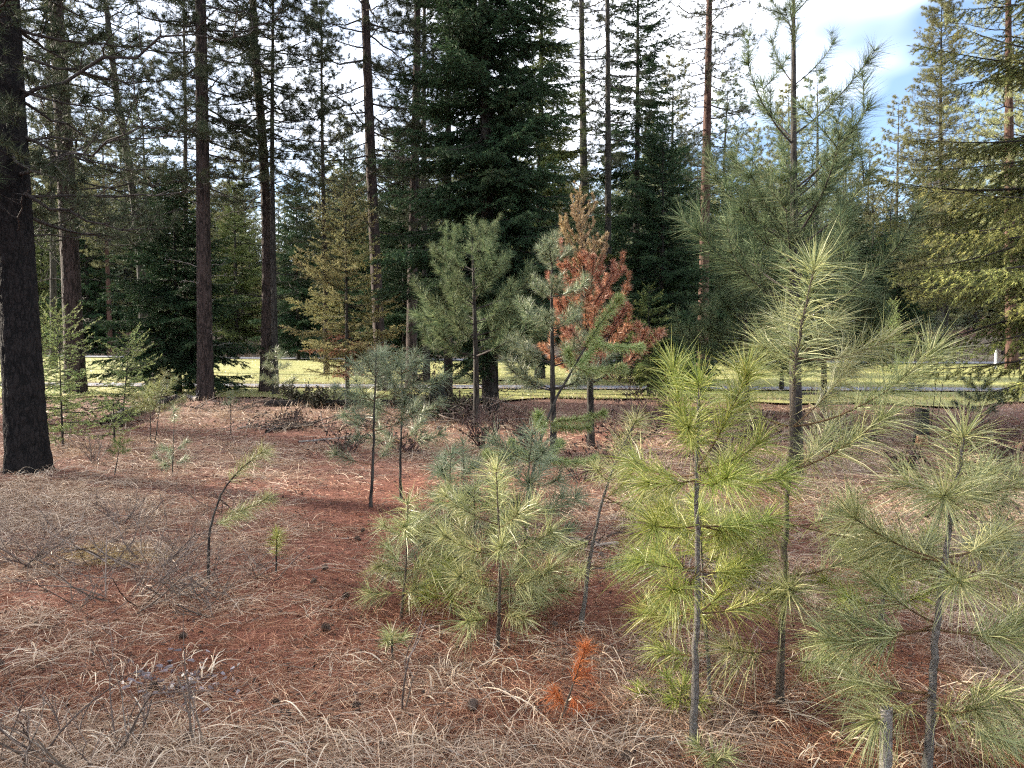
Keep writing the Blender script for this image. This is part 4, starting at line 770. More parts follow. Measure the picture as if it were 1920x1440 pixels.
# ------------------------------------------------------------------ young pines of 3 to 6 m behind the clearing
def young_pine(path, label, seed, r0, whorls, leaf, nl=0.16, nw=0.0065, per_m=560, cover=0.7, wood='bark_grey', shoot='limb', sub=5, extra=None, group='young pines in the clearing', leader=0.5, up=0.35, name='pine_tree', lead_len=None):
    rs = rep(seed); b = np.asarray(gp(*path[0])); Y = b[1]
    S = smooth_path(np.array([b]+[at(px, py, np.array(Y)) for px, py in path[1:]])-b, 40); S[0, 2] -= 0.05
    root = thing(name, b, label, 'tree', group); L = S[-1, 2]
    tm = trunk_mesh(S, r0*(1-0.85*np.linspace(0, 1, 40)), 12, 9, r0*0.06, seed, 0.2, M[wood]); link('trunk', tm, root)
    q = MB(); k = int(per_m*leader*1.6); t = 1-leader/L*rs.random(k); pos, tan = along(S, t)
    strands(q, pos, cone_dirs(tan, np.radians(35+45*rs.random(k)), rs), nl*(0.8+.4*rs.random(k)), nw, .1, 1, 0, None, rs=rs); q.obj('leader_needles', M[leaf], root, kind='stuff')
    lib = []
    for v in range(5):   # five branch shapes of 1 m with their needles, shared between the whorls
        l1 = float(np.mean([w_[2] for w_ in whorls])); P = bez((0, 0, 0), (.55, rs.normal()*.05, -.06), (1, rs.normal()*.08, .06+.12*rs.random()), 8)*l1
        m = MB(); tube(m, P, np.linspace(min(.012, r0*.2), .003, 8), 5, 0); segs_ = [(P, cover)]; ts = np.linspace(.38, .92, sub)+rs.normal(size=sub)*.02; ps, tn = along(P, ts)
        for j in range(sub):
            sg = 1 if j % 2 else -1; dd_ = nrm(tn[j]*.8+sg*np.cross(tn[j], [0, 0, 1.])*.6+np.array([0, 0, .2])+rs.normal(size=3)*.2); sl = l1*(.22+.22*rs.random()); P2 = bez(ps[j], ps[j]+dd_*sl*.5, ps[j]+dd_*sl+np.array([0, 0, sl*.2]), 5); tube(m, P2, np.linspace(.005, .003, 5), 4, 0); segs_.append((P2, .85))
        wm = m.mesh('branch', M[shoot], True); q = MB()
        for Pp, cv in segs_:
            Ls = float(np.sum(np.linalg.norm(np.diff(Pp, axis=0), axis=1))); kq = max(12, int(per_m*Ls*cv)); kt = max(10, int(kq*.25)); t = np.concatenate([1-cv*rs.random(kq), 1-.04*rs.random(kt)]); pos, tan = along(Pp, t); a = np.concatenate([28+37*rs.random(kq), 8+65*rs.random(kt)])
            strands(q, pos, cone_dirs(tan, np.radians(a), rs), nl*(.75+.45*rs.random(len(t))), nw, .12, 1, 0, np.clip(.1+.85*rs.random(len(t)), 0, 1), rs=rs)
        lib.append((wm, q, {}))
    l1 = float(np.mean([w_[2] for w_ in whorls]))
    for (fr, n, l) in whorls:
        a0 = rs.random()*6.28
        for kk in range(n):
            az = a0+kk*6.283/n+rs.normal()*.3; ll = l*(.7+.5*rs.random()); fr_ = float(np.clip(fr+rs.normal()*.012, 0, .99)); p0 = along(S, np.array([fr_]))[0][0]; e = up*(.4+1.1*fr)+rs.normal()*.1
            wm, q, cache = lib[int(rs.integers(5))]; o = link('branch', wm, root); o.location = p0; o.rotation_euler = (rs.normal()*.3, -math.atan(e), az); o.scale = (ll/l1,)*3
            which = leaf if extra is None else extra(p0+np.array([0, 0, ll*e]), rs)
            if which not in cache: cache[which] = q.mesh('needles', M[which])
            link('needles', cache[which], o, 'stuff')
    return root
wh = lambda f0, f1, n, k, l0, l1: [(f0+(f1-f0)*i/(n-1), k, l0+(l1-l0)*i/(n-1)) for i in range(n)]
young_pine([(893, 802), (893, 700), (889, 560), (884, 408)], 'full blue-green young pine standing before the big dense fir', 401, 0.065, wh(.36, .90, 8, 5, 1.25, .45), 'pine_mid', nl=0.17, nw=.008, per_m=420, sub=4)
young_pine([(1038, 852), (1036, 700), (1034, 560), (1036, 437)], 'open blue-green young pine directly left of the rust coloured tree', 402, 0.05, wh(.30, .86, 5, 4, .66, .35), 'pine_blue', nl=0.15, per_m=560)
def rusty(p, rs): return 'tan' if p[2] > 3.0 else ('pine' if (p[2] < 1.3 and rs.random() < .6) else ('rust' if rs.random() < .8 else 'tan'))
young_pine([(1108, 838), (1106, 700), (1098, 540), (1082, 365)], 'rust coloured dying pine with a tan top in the middle of the view', 403, 0.06, wh(.28, .94, 12, 4, 1.05, .26), 'tan', nl=0.07, nw=0.0085, per_m=640, cover=.85, extra=rusty, up=.85, sub=4)
young_pine([(1495, 892), (1490, 640), (1488, 300), (1488, -120)], 'slender tall young pine whose plumed top stands against the sky', 404, 0.078, wh(.30, .54, 6, 5, 1.3, .9)+wh(.64, .95, 4, 3, 1.0, .5), 'pine_mid', nl=0.23, nw=0.0065, per_m=340, up=.8, sub=2, leader=.9)
young_pine([(1465, 735), (1467, 690), (1468, 640)], 'thin trunked young pine seen through the tallest sapling by the near path', 405, 0.08, wh(.5, .95, 4, 4, 1.0, .4), 'pine_blue', nw=.007)
young_pine([(1545, 770), (1545, 560), (1540, 430)], 'bushy green pine right behind the plume-topped young pine', 406, 0.07, wh(.25, .92, 9, 5, 1.5, .4), 'pine_mid', nl=0.18, nw=0.006)
young_pine([(1400, 775), (1398, 560), (1392, 420)], 'bushy blue-green pine left behind the plume-topped young pine', 407, 0.07, wh(.25, .92, 9, 5, 1.4, .4), 'pine_mid', nl=0.18, nw=0.006)
# ------------------------------------------------------------------ rust seedling, stumps, cut stem, post, logs
sapling([(1052, 1352), (1068, 1300), (1085, 1255), (1097, 1215)], 'dead bright orange seedling leaning in the grass at the bottom middle', 501, r0=0.005, leaf='rust_seed', nl=0.085, nw=0.0022, per_m=900, leader=0.16, cover=.9, wood='stem', th=(25, 55), lead_th=(25, 60), branches=[(1262, 1100, 1262, .0), (1300, 1098, 1330, .05), (1320, 1040, 1300, -.05)], group='seedlings scattered over the clearing', droop=0.2)
def stump(base, label, seed, h, dia, mats, top_rough=0.03, flare=.35, name='stump', lean=0.0, decay=False):
    rs = rep(seed); p = gp(*base); root = thing(name, p, label, 'stump'); ax = np.stack([lean*np.linspace(-.1, h, 40), np.zeros(40), np.linspace(-.1, h, 40)], -1)
    me = trunk_mesh(ax, dia/2*(1-.12*np.linspace(0, 1, 40)), 40, 14, dia*.03, seed, flare, M[mats[0]], 'bark'); co = np.empty(len(me.vertices)*3, np.float32); me.vertices.foreach_get('co', co); co = co.reshape(-1, 3)
    k = co[:, 2] > h*.9; co[k, 2] += (rs.random(k.sum())-.5)*top_rough
    me.vertices.foreach_set('co', co.ravel())
    link('bark', me, root); m = MB(); th = np.arange(40)*2*np.pi/40; r = dia/2*.9; rings = []
    for q in (1.0, .6, .25): rings.append(np.stack([lean*h+r*q*np.cos(th), r*q*np.sin(th), h-.012-.02*(1-q)+rs.normal(size=40)*.006], -1))
    Vt = np.concatenate(rings+[np.array([[lean*h, 0, h-.03]])]); jj = np.arange(40); Qd = np.concatenate([np.stack([a*40+jj, a*40+(jj+1) % 40, a*40+40+(jj+1) % 40, a*40+40+jj], -1) for a in (0, 1)])
    m.add(Vt, Qd, np.stack([80+jj, 80+(jj+1) % 40, np.full(40, 120)], -1)); m.obj('cut_face', M[mats[1]], root)
    if decay:
        m = MB(); az = np.linspace(-2.7, -1.3, 14); zz2 = np.linspace(.0, h*.34, 10); A_, Z_ = np.meshgrid(az, zz2)
        R_ = dia/2*(1.06+.45*np.exp(-Z_/(dia*.5)))+.006*rs.normal(size=A_.shape); R_ *= 1-.10*(Z_/(h*.34))**3
        Vt = np.stack([R_*np.cos(A_), R_*np.sin(A_), Z_], -1).reshape(-1, 3); i = np.arange(9)[:, None]*14; j = np.arange(13)[None]
        m.add(Vt, np.stack([i+j, i+j+1, i+14+j+1, i+14+j], -1).reshape(-1, 4)); o = m.obj('rotten_foot', M['rot'], root, smooth=True); o['label'] = 'orange rotten wood at the stump foot'
    return root
stump((1727, 838), 'charred black stump with orange rotten foot in the grass at right', 511, 0.58, 0.215, ('char', 'char'), decay=True)
stump((820, 752), 'dark broken mossy stump under the dense fir', 512, 0.50, 0.36, ('char', 'limb'), top_rough=.25)
stump((1660, 1490), 'pale cut sapling stub at the bottom edge, right', 513, 0.32, 0.046, ('stub', 'cut'), top_rough=.01, flare=.1, lean=-.02)
def post():
    p = gp(1866, 694); r = thing('marker_post', p, 'short white marker post beside the far road at right', 'post'); m = MB(); th = np.arange(12)*2*np.pi/12
    prof = [(.055, 0), (.055, .86), (.05, .90), (.03, .925), (.001, .93)]; Vt = np.concatenate([np.stack([a*np.cos(th), a*np.sin(th), np.full(12, z)], -1) for a, z in prof]); jj = np.arange(12)
    m.add(Vt, np.concatenate([np.stack([k*12+jj, k*12+(jj+1) % 12, k*12+12+(jj+1) % 12, k*12+12+jj], -1) for k in range(4)])); m.obj('shaft', M['white'], r, smooth=True)
    m = MB(); sticks(m, [(0, 0, -.05)], [(0, 0, .05)], .085, .075, 12); m.obj('base', M['asphalt'], r)
post()
def log(p0, p1, r, label, seed, mat='limb', snags=5, name='fallen_log'):
    rs = rep(seed); a = gp(*p0); b = gp(*p1); root = thing(name, a, label, 'log'); n = 30; t = np.linspace(0, 1, n)[:, None]; ax = (b-a)*t
    ax[:, 2] = H(a[0]+ax[:, 0], a[1]+ax[:, 1])-a[2]+r*.7; ax += rs.normal(size=(n, 3))*r*.05
    link('trunk', trunk_mesh(ax, r*(1-.4*t[:, 0]), 14, 9, r*.12, seed, 0.0, M[mat]), root)
    for k in range(snags):
        q = ax[int(rs.integers(4, n-2))]; o = link('dead_branch', dead_limb_mesh(.3+.5*rs.random(), rs, r*.25, M[mat], 3), root); o.location = q; o.rotation_euler = (0, -.6-.6*rs.random(), rs.random()*6.28)
log((200, 800), (330, 752), .13, 'dark fallen log sloping up to the slim trunk', 521, snags=7)
log((495, 762), (905, 756), .09, 'long low dark log lying under the golden fir', 522, snags=6)
log((500, 812), (596, 792), .035, 'thin dark fallen pole on the left brush heap', 523, 'limb', 3)
log((1500, 744), (1570, 742), .07, 'short grey log at the near path edge', 524, 'limb', 2)
log((370, 752), (350, 745), .06, 'pale broken log end at the slim trunk foot', 525, 'limb_grey', 1)

for k, (a_, b_, r_, lab) in enumerate([((818, 806), (826, 800), .022, 'short bleached stick in the brush before the mossy stump'), ((905, 1090), (1090, 1080), .006, 'thin pale stick lying right of the dark-leadered sapling'), ((930, 790), (985, 786), .02, 'bleached pole lying behind the middle cluster'), ((70, 940), (135, 946), .010, 'pale curved stick in the grass right of the massive trunk foot'),
        ((1240, 975), (1330, 890), .012, 'pale fallen branch behind the lime green sapling'), ((560, 830), (700, 815), .02, 'grey fallen pole left of the thin pair'), ((1090, 1240), (1250, 1236), .008, 'grey twig lying right of the orange seedling tip')]): log(a_, b_, r_, lab, 541+k, 'limb_grey', 1, 'fallen_stick')
# ------------------------------------------------------------------ brush heaps, bare shrubs, evergreen shrubs
def heap(base, label, seed, w, h, n, mat='twig', name='brush_heap', leaves=0):
    rs = rep(seed); p = gp(*base); root = thing(name, p, label, 'brush heap')
    for k in range(n):
        m = MB(); x, y = rs.normal(size=2)*[w*.4, w*.25]; z = abs(rs.normal())*h*.35*math.exp(-(x/w)**2)+.01; az = rs.normal()*.7+(3.14 if rs.random() < .5 else 0); l = w*(.3+.5*rs.random())
        z += float(H(p[0]+x, p[1]+y)-p[2])
        d = np.array([math.cos(az), math.sin(az), .25*rs.normal()]); a = np.array([x, y, z])-d*l*.5; b = a+d*l; a[2] = max(a[2], .0); b[2] = max(b[2], .0)
        P = bez(a, (a+b)/2+rs.normal(size=3)*l*.1*np.array([1, 1, .6]), b, 6); r = .006+.012*rs.random()**2; tube(m, P, np.linspace(r, r*.4, 6), 5, 0, tint=rs.random())
        for _ in range(4):
            q = P[int(rs.integers(1, 6))]; e = q+nrm(d+rs.normal(size=3)*.7)*l*.22; sticks(m, [q], [e], r*.4, r*.2, 3, 0, rs.random())
        m.obj('stick', M[mat], root)
    if leaves:
        m = MB(); k = leaves; pos = np.stack([rs.normal(size=k)*w*.45, rs.normal(size=k)*w*.25, np.abs(rs.normal(size=k))*h*.4+.02], -1); strands(m, pos, rs.normal(size=(k, 3)), .045, .03, 0, 2, 0, rs=rs); m.obj('dead_leaves', M['leaf_dark'], root, kind='stuff')
heap((520, 806), 'flat heap of grey sticks on the left needle mat', 531, 1.1, .35, 34, leaves=250)
heap((175, 800), 'grey slash heap right of the massive trunk', 532, 1.0, .6, 34, leaves=250)
heap((430, 768), 'low strip of dark slash before the slim trunk', 533, 1.3, .3, 24, leaves=175)
heap((690, 800), 'tangled slash left of the thin pair of saplings', 534, 1.3, .35, 26, leaves=200)
heap((880, 790), 'grey slash heap at the foot of the blue-green young pine', 535, 1.4, .5, 36, leaves=250)
heap((1260, 790), 'dark twiggy slash beyond the lime green sapling', 536, 1.6, .4, 26, 'twig_red', leaves=150)
heap((1080, 1030), 'thin slash beside the foot of the leaning pale sapling', 537, .5, .15, 12)
heap((1395, 1100), 'dark slash behind the lime green sapling stem', 538, .55, .15, 14)
heap((1880, 900), 'grey slash at the right edge beyond the grey-stemmed sapling', 539, 1.0, .3, 22, 'twig_red', leaves=125)
heap((1245, 1060), 'dark sticks lying left of the lime green sapling', 540, .6, .12, 12)
def shrub(base, label, seed, h, spread, n, mat='twig', r=.006, depth=3, leaf=None, nleaf=0, name='bare_shrub', flat=0.6, cat='shrub'):
    rs = rep(seed); p = gp(*base); root = thing(name, p, label, cat, 'low shrubs'); LP = []
    def grow(m, p0, d, l, r_, k):
        p1 = p0+d*l; c = (p0+p1)/2+rs.normal(size=3)*l*.12; P = bez(p0, c, p1, 5); tube(m, P, np.linspace(r_, r_*.55, 5), 4, 0, tint=np.clip(rs.normal()*.25+.5, 0, 1), cap=False); LP.append(P[2:])
        if k <= 0: return
        for _ in range(int(rs.integers(2, 5))):
            q = P[int(rs.integers(1, 5))]; grow(m, q, nrm(d+rs.normal(size=3)*.62+np.array([0, 0, .1])), l*(.4+.35*rs.random()), r_*.5, k-1)
    for k in range(n):
        m = MB(); az = rs.random()*6.28; d = nrm(np.array([math.cos(az)*spread, math.sin(az)*spread, flat+.5*rs.random()])); s0 = np.array([rs.normal()*.06*spread, rs.normal()*.06*spread, -.02]); grow(m, s0, d, h*(.4+.35*rs.random()), r*(.7+.6*rs.random()), depth-1); m.obj('stem', M[mat], root)
    if leaf:
        m = MB(); L = np.concatenate(LP); idx = rs.integers(0, len(L), nleaf); strands(m, L[idx]+rs.normal(size=(nleaf, 3))*.02, rs.normal(size=(nleaf, 3))+np.array([0, 0, .3]), .05+.03*rs.random(nleaf), .028, .1, 2, 0, rs=rs); m.obj('leaves', M[leaf], root, kind='stuff')
SH = [((250, 1130), 'sprawling dark bare shrub on the left needle mat', .75, 1.3, 11, 'twig', .0045, 4), ((330, 1120), 'wiry bare shrub left of the bent sapling foot', .6, 1.3, 9, 'twig', .0045, 4), ((470, 1080), 'low dark crooked branch shrub right of the bent sapling', .5, 1.5, 6, 'twig', .0045, 3),
      ((240, 980), 'grey twiggy shrub behind the sprawling dark one', .6, 1.1, 9, 'twig', .005, 4), ((120, 1140), 'thin dark shrub at the far left of the mat', .5, 1.2, 6, 'twig', .0045, 4), ((255, 1400), 'upright dark twigs near the bottom left corner', .5, .5, 4, 'twig', .0045, 3), ((180, 1430), 'short dark twig shrub at the bottom left edge', .45, .6, 4, 'twig', .005, 3),
      ((355, 1400), 'two tall dark weed stems at the bottom left', .75, .25, 2, 'twig', .005, 2), ((385, 1390), 'single short dark stem right of the two tall weed stems', .45, .2, 2, 'twig', .005, 2), ((745, 1335), 'dark forked stem in the bottom middle grass', .4, .3, 2, 'twig', .005, 2),
      ((905, 845), 'red-brown bare brush clump behind the middle cluster', .75, .55, 14, 'twig_red', .011, 4), ((1000, 850), 'red-brown bare brush behind the leaning bright pine', .7, .6, 12, 'twig_red', .011, 4), ((1170, 850), 'dark bare brush left beyond the lime green sapling', .8, .6, 13, 'twig_red', .011, 4),
      ((1235, 810), 'wide bare brush at the lawn edge beyond the lime green sapling', .9, .7, 14, 'twig_red', .011, 4), ((1560, 850), 'bare brush between the tall sapling and the charred stump', .7, .7, 12, 'twig_red', .011, 4), ((1685, 890), 'round purple-brown brush below the charred stump', .4, .7, 9, 'twig_red', .011, 4),
      ((1815, 850), 'bare brush right of the charred stump', .45, .7, 8, 'twig_red', .011, 4), ((1890, 880), 'purple-brown brush at the right edge', .7, .6, 12, 'twig_red', .011, 4), ((1420, 820), 'bare brush behind the lime green sapling top', .7, .7, 12, 'twig_red', .011, 4), ((1330, 900), 'low bare brush behind the lime green sapling middle', .5, .7, 10, 'twig_red', .011, 4),
      ((650, 850), 'low bare brush left of the thin pair', .5, .7, 9, 'twig_red', .011, 4), ((180, 870), 'dark weedy shrub right of the massive trunk foot', .55, .6, 9, 'twig', .005, 4)]
SH += [((290, 1060), 'tangled pale bare shrub in the middle of the left grass', .6, 1.1, 10, 'twig', .0055, 4), ((180, 1060), 'tangled bare shrub left of the straw patch', .6, 1.2, 10, 'twig', .0055, 4), ((400, 1140), 'low wiry shrub in front of the bent sapling', .5, 1.3, 8, 'twig', .005, 4), ((60, 1060), 'grey bare shrub at the left edge of the grass', .6, 1.0, 9, 'twig', .005, 4),
       ((430, 960), 'grey bare shrub behind the bent sapling', .5, 1.0, 8, 'twig', .005, 4), ((60, 1420), 'dark bare shrub in the bottom left corner', .5, .8, 6, 'twig', .005, 3), ((1380, 870), 'wide red-brown brush behind the lime green sapling right side', .7, .8, 12, 'twig_red', .010, 4), ((1610, 830), 'red-brown brush left of the charred stump', .45, .8, 8, 'twig_red', .010, 4),
       ((1090, 900), 'red-brown brush below the rust coloured tree', .6, .8, 11, 'twig_red', .009, 4), ((760, 850), 'red-brown brush behind the thin pair', .55, .8, 11, 'twig_red', .009, 4), ((540, 800), 'red-brown brush on the flat stick heap', .5, .8, 9, 'twig_red', .010, 4), ((1860, 1010), 'bare brush at the right edge behind the drooping sapling', .6, .9, 10, 'twig_red', .008, 4)]
for k, (b_, lab, h_, sp, n_, mt, r_, dp) in enumerate(SH): shrub(b_, lab, 550+k, h_, sp, n_, mt, r_, dp, 'leaf_dark' if mt == 'twig_red' else None, 160)
for k, (b_, lab, h_) in enumerate([((560, 760), 'dark leafy shrub before the golden fir', .6), ((600, 765), 'dark leafy shrub at the left foot of the golden fir', .5), ((770, 770), 'dark evergreen thicket left of the mossy stump', .75), ((820, 790), 'dark evergreen thicket in front of the mossy stump', .7), ((865, 785), 'dark evergreen thicket left of the big fir trunk', .6), ((800, 735), 'brown-leaved upright bush beside the mossy stump', .95)]):
    shrub(b_, lab, 580+k, h_, .8, 10, 'twig', .006, 3, 'evergreen' if k != 5 else 'leaf_dark', 1100, 'leafy_shrub', cat='shrub')
# ------------------------------------------------------------------ pine cones and fallen leaves
rs = rep(600); m = MB(); n = 70; t = (np.arange(n)+.5)/n; az = np.arange(n)*2.39996; rr = .026*np.sin(np.pi*(t*.86+.1))**.7; z = .012+.062*t
base_ = np.stack([rr*.55*np.cos(az), rr*.55*np.sin(az), z], -1); out_ = np.stack([np.cos(az), np.sin(az), .45+0*az], -1); sd2 = np.stack([-np.sin(az), np.cos(az), 0*az], -1); tip = base_+nrm(out_)*(rr*.75)[:, None]
Vt = np.stack([base_-sd2*.004, base_+sd2*.004, tip+sd2*.007, tip-sd2*.007, tip+np.array([0, 0, .006])], 1).reshape(-1, 3); bI = (np.arange(n)*5)[:, None]
m.add(Vt, bI+np.array([0, 1, 2, 3]), bI+np.array([3, 2, 4])); sticks(m, [(0, 0, .008)], [(0, 0, .07)], .014, .004, 8); cone_me = m.mesh('pine_cone', M['cone'])
for k, (px, py, lab) in enumerate([(678, 1016, 'dark pine cone on the open needle mat left of the cluster'), (676, 1002, 'pine cone just behind the one left of the cluster'), (607, 1072, 'dark pine cone right of the crooked branch shrub'), (582, 1098, 'pine cone in front of the crooked branch shrub'), (622, 1186, 'lone pine cone on the mat left of the tiny seedling tuft'),
        (335, 1205, 'dark pine cone in front of the sprawling shrub'), (12, 1250, 'black pine cone at the left edge of the photo'), (275, 1302, 'pine cone left of the grey-purple fallen leaves'), (515, 1318, 'small cone on the mat right of the weed stems'), (885, 1342, 'pine cone in the pale grass left of the orange seedling'), (657, 1330, 'pine cone at the bottom left of the forked stem'),
        (1075, 1075, 'black pine cone left of the leaning pale stem'), (1130, 1045, 'pine cone right of the leaning pale stem'), (1245, 1180, 'pine cone among grass left of the lime green stem'), (1170, 1365, 'dark pine cone right of the orange seedling'), (1255, 1330, 'black pine cone near the lime green sapling foot'), (1420, 1352, 'pine cone on the mat right of the lime green stem'), (1185, 1425, 'pine cone at the bottom edge right of the middle'), (655, 1120, 'pine cone on the mat at the left of the low cluster sapling'), (1045, 1180, 'pine cone left of the leaning pale stem foot')]):
    p = gp(px, py); o = link('pine_cone', cone_me); o.location = (p[0], p[1], p[2]+.016); o.rotation_euler = (1.3+.3*rs.normal(), rs.normal()*.3, rs.random()*6.28); s = .55+.25*rs.random(); o.scale = (s,)*3; tag(o, lab, 'pine cone', 'pine cones on the needle mat')
m = MB(); k = 150; pc = gp(np.clip(340+rs.normal(size=k)*55, 200, 520), 1285+rs.normal(size=k)*22); pc[:, 2] += .02+.02*rs.random(k); d = rs.normal(size=(k, 3))*np.array([1, 1, .35]); strands(m, pc, d, .022+.02*rs.random(k), .016, .1, 3, 0, rs=rs)
tag(m.obj('fallen_leaves', M['leaf_grey'], kind='stuff'), 'grey-purple fallen leaves on the bottom left needle mat', 'leaves', kind='stuff')
# ------------------------------------------------------------------ ground cover
def screen_pts(n, px=(-500, 2420), py=(765, 1900), rs=RNG, pw=1.0):
    x = px[0]+(px[1]-px[0])*rs.random(n); y = py[0]+(py[1]-py[0])*rs.random(n)**pw; return gp(x, y)
rs = rep(700)
P = np.concatenate([screen_pts(95000, (-150, 2070), (780, 1560), rs), screen_pts(18000, rs=rs)]); g_ = dryness(P[:, 0], P[:, 1]); P = P[rs.random(len(P)) < 1.05-.45*g_]; n = len(P); far = P[:, 1]/3.0
az = rs.random(n)*6.28; D = np.stack([np.cos(az), np.sin(az), .05+.18*rs.normal(size=n)], -1); P[:, 2] += .004+.02*rs.random(n)**2
m = MB(); strands(m, P, D, (.09+.11*rs.random(n)), .0017*np.maximum(1, far*.8), .1, 2, 0, np.clip(rs.random(n)**1.1*(.35+1.3*fbm(P[:, 0]*1.3, P[:, 1]*1.3, 61)), 0, 1), curl=rs.normal(size=(n, 3))*np.array([.18, .18, .02]), rs=rs, floor=True)
tag(m.obj('pine_needle_litter', M['litter'], kind='stuff'), 'rust coloured mat of fallen pine needles over the clearing', 'litter', kind='stuff')
# dry grass: tussocks of arching blades
C = np.concatenate([screen_pts(15500, (-150, 2070), (770, 1560), rs), screen_pts(3000, rs=rs)]); gC = dryness(C[:, 0], C[:, 1]); C = C[rs.random(len(C)) < np.clip(gC*1.0-.02, .09, 1)**1.3]; k = len(C); idx = np.repeat(np.arange(k), (8+34*rs.random(k)**2).astype(int)); n = len(idx)
far = np.clip((C[idx, 1]/3.6)**.6, .9, 2.6); az = (rs.random(k)*6.28)[idx]+rs.normal(size=n)*(.6+1.2*rs.random(k))[idx]; el = np.radians(3+(40+32*rs.random(k)[idx])*rs.random(n)**1.6); D = np.stack([np.cos(az)*np.cos(el), np.sin(az)*np.cos(el), np.sin(el)], -1)
Bp = C[idx]+np.stack([rs.normal(size=n)*.06*far, rs.normal(size=n)*.06*far, 0*az], -1); Bp[:, 2] = H(Bp[:, 0], Bp[:, 1])+.004; tb = rs.random(k)[idx]
m = MB(); strands(m, Bp, D, (.10+.24*rs.random(n))*(.55+.95*tb**2)*far**.6, (.0022+.0024*rs.random(n)**3)*far, .55*np.sin(el)+.2, 3, 0, np.clip(.05+.35*tb+.6*rs.random(n), 0, 1), curl=rs.normal(size=(n, 3))*np.array([.14, .14, .02]), rs=rs, floor=True)
tag(m.obj('dry_grass', M['dry'], kind='stuff'), 'pale dry grass lying over the clearing floor', 'grass', kind='stuff')
# bright broad blades, folded over, in the foreground
C = gp(np.array([300, 345, 320, 230, 260, 190, 110, 60, 830, 880, 720, 1000, 1060, 1120, 760, 800, 1230, 1180, 560, 90, 380, 1290, 1340, 1800, 1880, 660, 940, 420, 1550, 1640]), np.array([1415, 1405, 1380, 1300, 1270, 1410, 1330, 1400, 1290, 1280, 1250, 1330, 1400, 1240, 1400, 1380, 1330, 1420, 1420, 950, 1110, 1180, 1250, 1080, 1020, 1390, 1430, 1430, 1090, 1000]))
C = np.concatenate([C, gp(60+1800*rs.random(46), 1090+370*rs.random(46)**.7), gp(-20+560*rs.random(16), 880+160*rs.random(16)), gp(1150+740*rs.random(26), 850+250*rs.random(26))])
C = np.concatenate([C, gp(np.array([1300, 1330, 1462, 1740, 1650, 1090, 935, 1310, 1472, 390, 5, 30, 60, 90, 100, 75]), np.array([1404, 1314, 1324, 1440, 1226, 1174, 1220, 1408, 1328, 1094, 885, 893, 896, 892, 882, 898]))])
idx = np.repeat(np.arange(len(C)), 10); n = len(idx); az = rs.random(len(C))[idx]*6.28+rs.normal(size=n)*.45; el = np.radians(25+50*rs.random(n)); D = np.stack([np.cos(az)*np.cos(el), np.sin(az)*np.cos(el), np.sin(el)], -1); Bp = C[idx]+rs.normal(size=(n, 3))*np.array([.04, .04, 0])
m = MB(); strands(m, Bp, D, .15+.2*rs.random(n), .0035+.0035*rs.random(n), .75, 6, 0, .55+.45*rs.random(n), curl=rs.normal(size=(n, 3))*np.array([.2, .2, 0]), rs=rs, floor=True)
tag(m.obj('pale_grass', M['dry'], kind='stuff'), 'broad bleached grass blades folded over in the foreground', 'grass', kind='stuff')
# straw clump behind the sprawling shrub
k = 700; P = gp(205+rs.normal(size=k)*45, 1045+rs.normal(size=k)*9); az = rs.random(k)*6.28; m = MB(); strands(m, P, np.stack([np.cos(az), np.sin(az)*.6, .35+.2*rs.random(k)], -1), .16+.1*rs.random(k), .003, .4, 3, 0, rs=rs, floor=True)
tag(m.obj('straw_grass', M['straw'], kind='stuff'), 'golden straw patch on the left of the clearing', 'grass', kind='stuff')
# bark flakes and leaf crumbs
k = 9000; P = np.concatenate([screen_pts(7000, (-150, 2070), (780, 1560), rs), screen_pts(2000, rs=rs)]); P[:, 2] += .008+.012*rs.random(k); d = rs.normal(size=(k, 3))*np.array([1, 1, .3]); m = MB(); strands(m, P, d, (.012+.025*rs.random(k))*np.maximum(1, P[:, 1]/6), (.008+.01*rs.random(k))*np.maximum(1, P[:, 1]/6), .05, 2, 0, rs=rs)
tag(m.obj('bark_crumbs', M['leaf_dark'], kind='stuff'), 'dark bark flakes and leaf crumbs over the needle mat', 'litter', kind='stuff')
# loose twigs
P = screen_pts(2600, rs=rs, py=(770, 1700)); n = len(P); az = rs.random(n)*6.28; d = np.stack([np.cos(az), np.sin(az), .12*rs.normal(size=n)], -1); l = .06+.22*rs.random(n)**2; P[:, 2] += .012; E = P+d*l[:, None]; E[:, 2] = np.maximum(E[:, 2], H(E[:, 0], E[:, 1])+.01)
m = MB(); sticks(m, P, E, .0018+.002*rs.random(n)*np.maximum(1, P[:, 1]/6), .0012, 3, 0, rs.random(n)); tag(m.obj('twig_litter', M['twig'], kind='stuff'), 'small dark twigs strewn over the needle mat', 'twigs', kind='stuff')
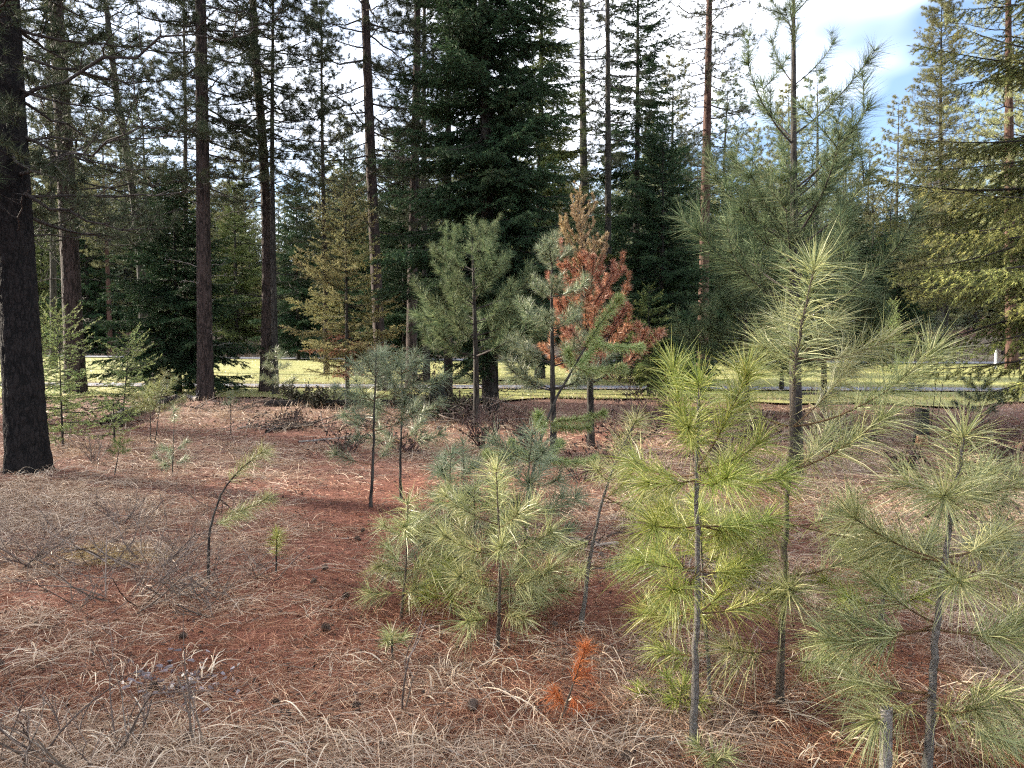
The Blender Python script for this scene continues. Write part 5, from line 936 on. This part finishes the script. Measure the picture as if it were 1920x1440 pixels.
# taller rough grass and weeds at the back edge of the clearing, blades on the lawn and bank
k = 9000; X = -16+34*rs.random(k); Yy = 13+7.5*rs.random(k); P = np.stack([X, Yy, H(X, Yy)], -1); m = MB(); strands(m, P, np.stack([rs.normal(size=k)*.5, rs.normal(size=k)*.5, .5+.5*rs.random(k)], -1), .12+.25*rs.random(k), .010, .3, 3, 0, np.clip(.1+.6*rs.random(k), 0, 1), rs=rs)
tag(m.obj('rough_grass', M['dry'], kind='stuff'), 'rough dry grass along the far edge of the clearing', 'grass', kind='stuff')
k = 45000; X = -30+60*rs.random(k); u = rs.random(k)**1.5; y0_ = 19.6-.06*X; Yy = y0_+u*(road_y(X)-2.6-y0_); ok = np.abs(Yy-path_y(X)) > .85; X = X[ok]; Yy = Yy[ok]; k = len(X); P = np.stack([X, Yy, H(X, Yy)+.05], -1); m = MB(); strands(m, P, np.stack([rs.normal(size=k)*.5, rs.normal(size=k)*.5, .8+0*X], -1), .05+.05*rs.random(k), .02, .1, 1, 0, rs=rs)
tag(m.obj('lawn_grass', M['lawn_blade'], kind='stuff'), 'short green grass of the sunlit fairway', 'grass', kind='stuff')
k = 7000; X = -24+48*rs.random(k); sg = np.where(rs.random(k) < .5, -1, 1); Yy = path_y(X)+sg*(.62+.5*rs.random(k)**2); P = np.stack([X, Yy, H(X, Yy)+.085], -1); m = MB(); strands(m, P, np.stack([rs.normal(size=k)*.6, rs.normal(size=k)*.6, .7+0*X], -1), .06+.14*rs.random(k)**2, .014, .25, 2, 0, np.clip(.1+.7*rs.random(k), 0, 1), rs=rs)
tag(m.obj('verge_grass', M['dry'], kind='stuff'), 'ragged dry grass along the edges of the near path', 'grass', kind='stuff')
k = 16000; X = -45+95*rs.random(k); Yy = road_y(X)+2+11*rs.random(k); P = np.stack([X, Yy, H(X, Yy)+.06], -1); m = MB(); strands(m, P, np.stack([rs.normal(size=k)*.5, rs.normal(size=k)*.5, .6+0*X], -1), .15+.3*rs.random(k), .035, .3, 2, 0, np.clip(.1+.5*rs.random(k), 0, 1), rs=rs)
tag(m.obj('bank_grass', M['dry'], kind='stuff'), 'dry grass on the bank behind the far road', 'grass', kind='stuff')
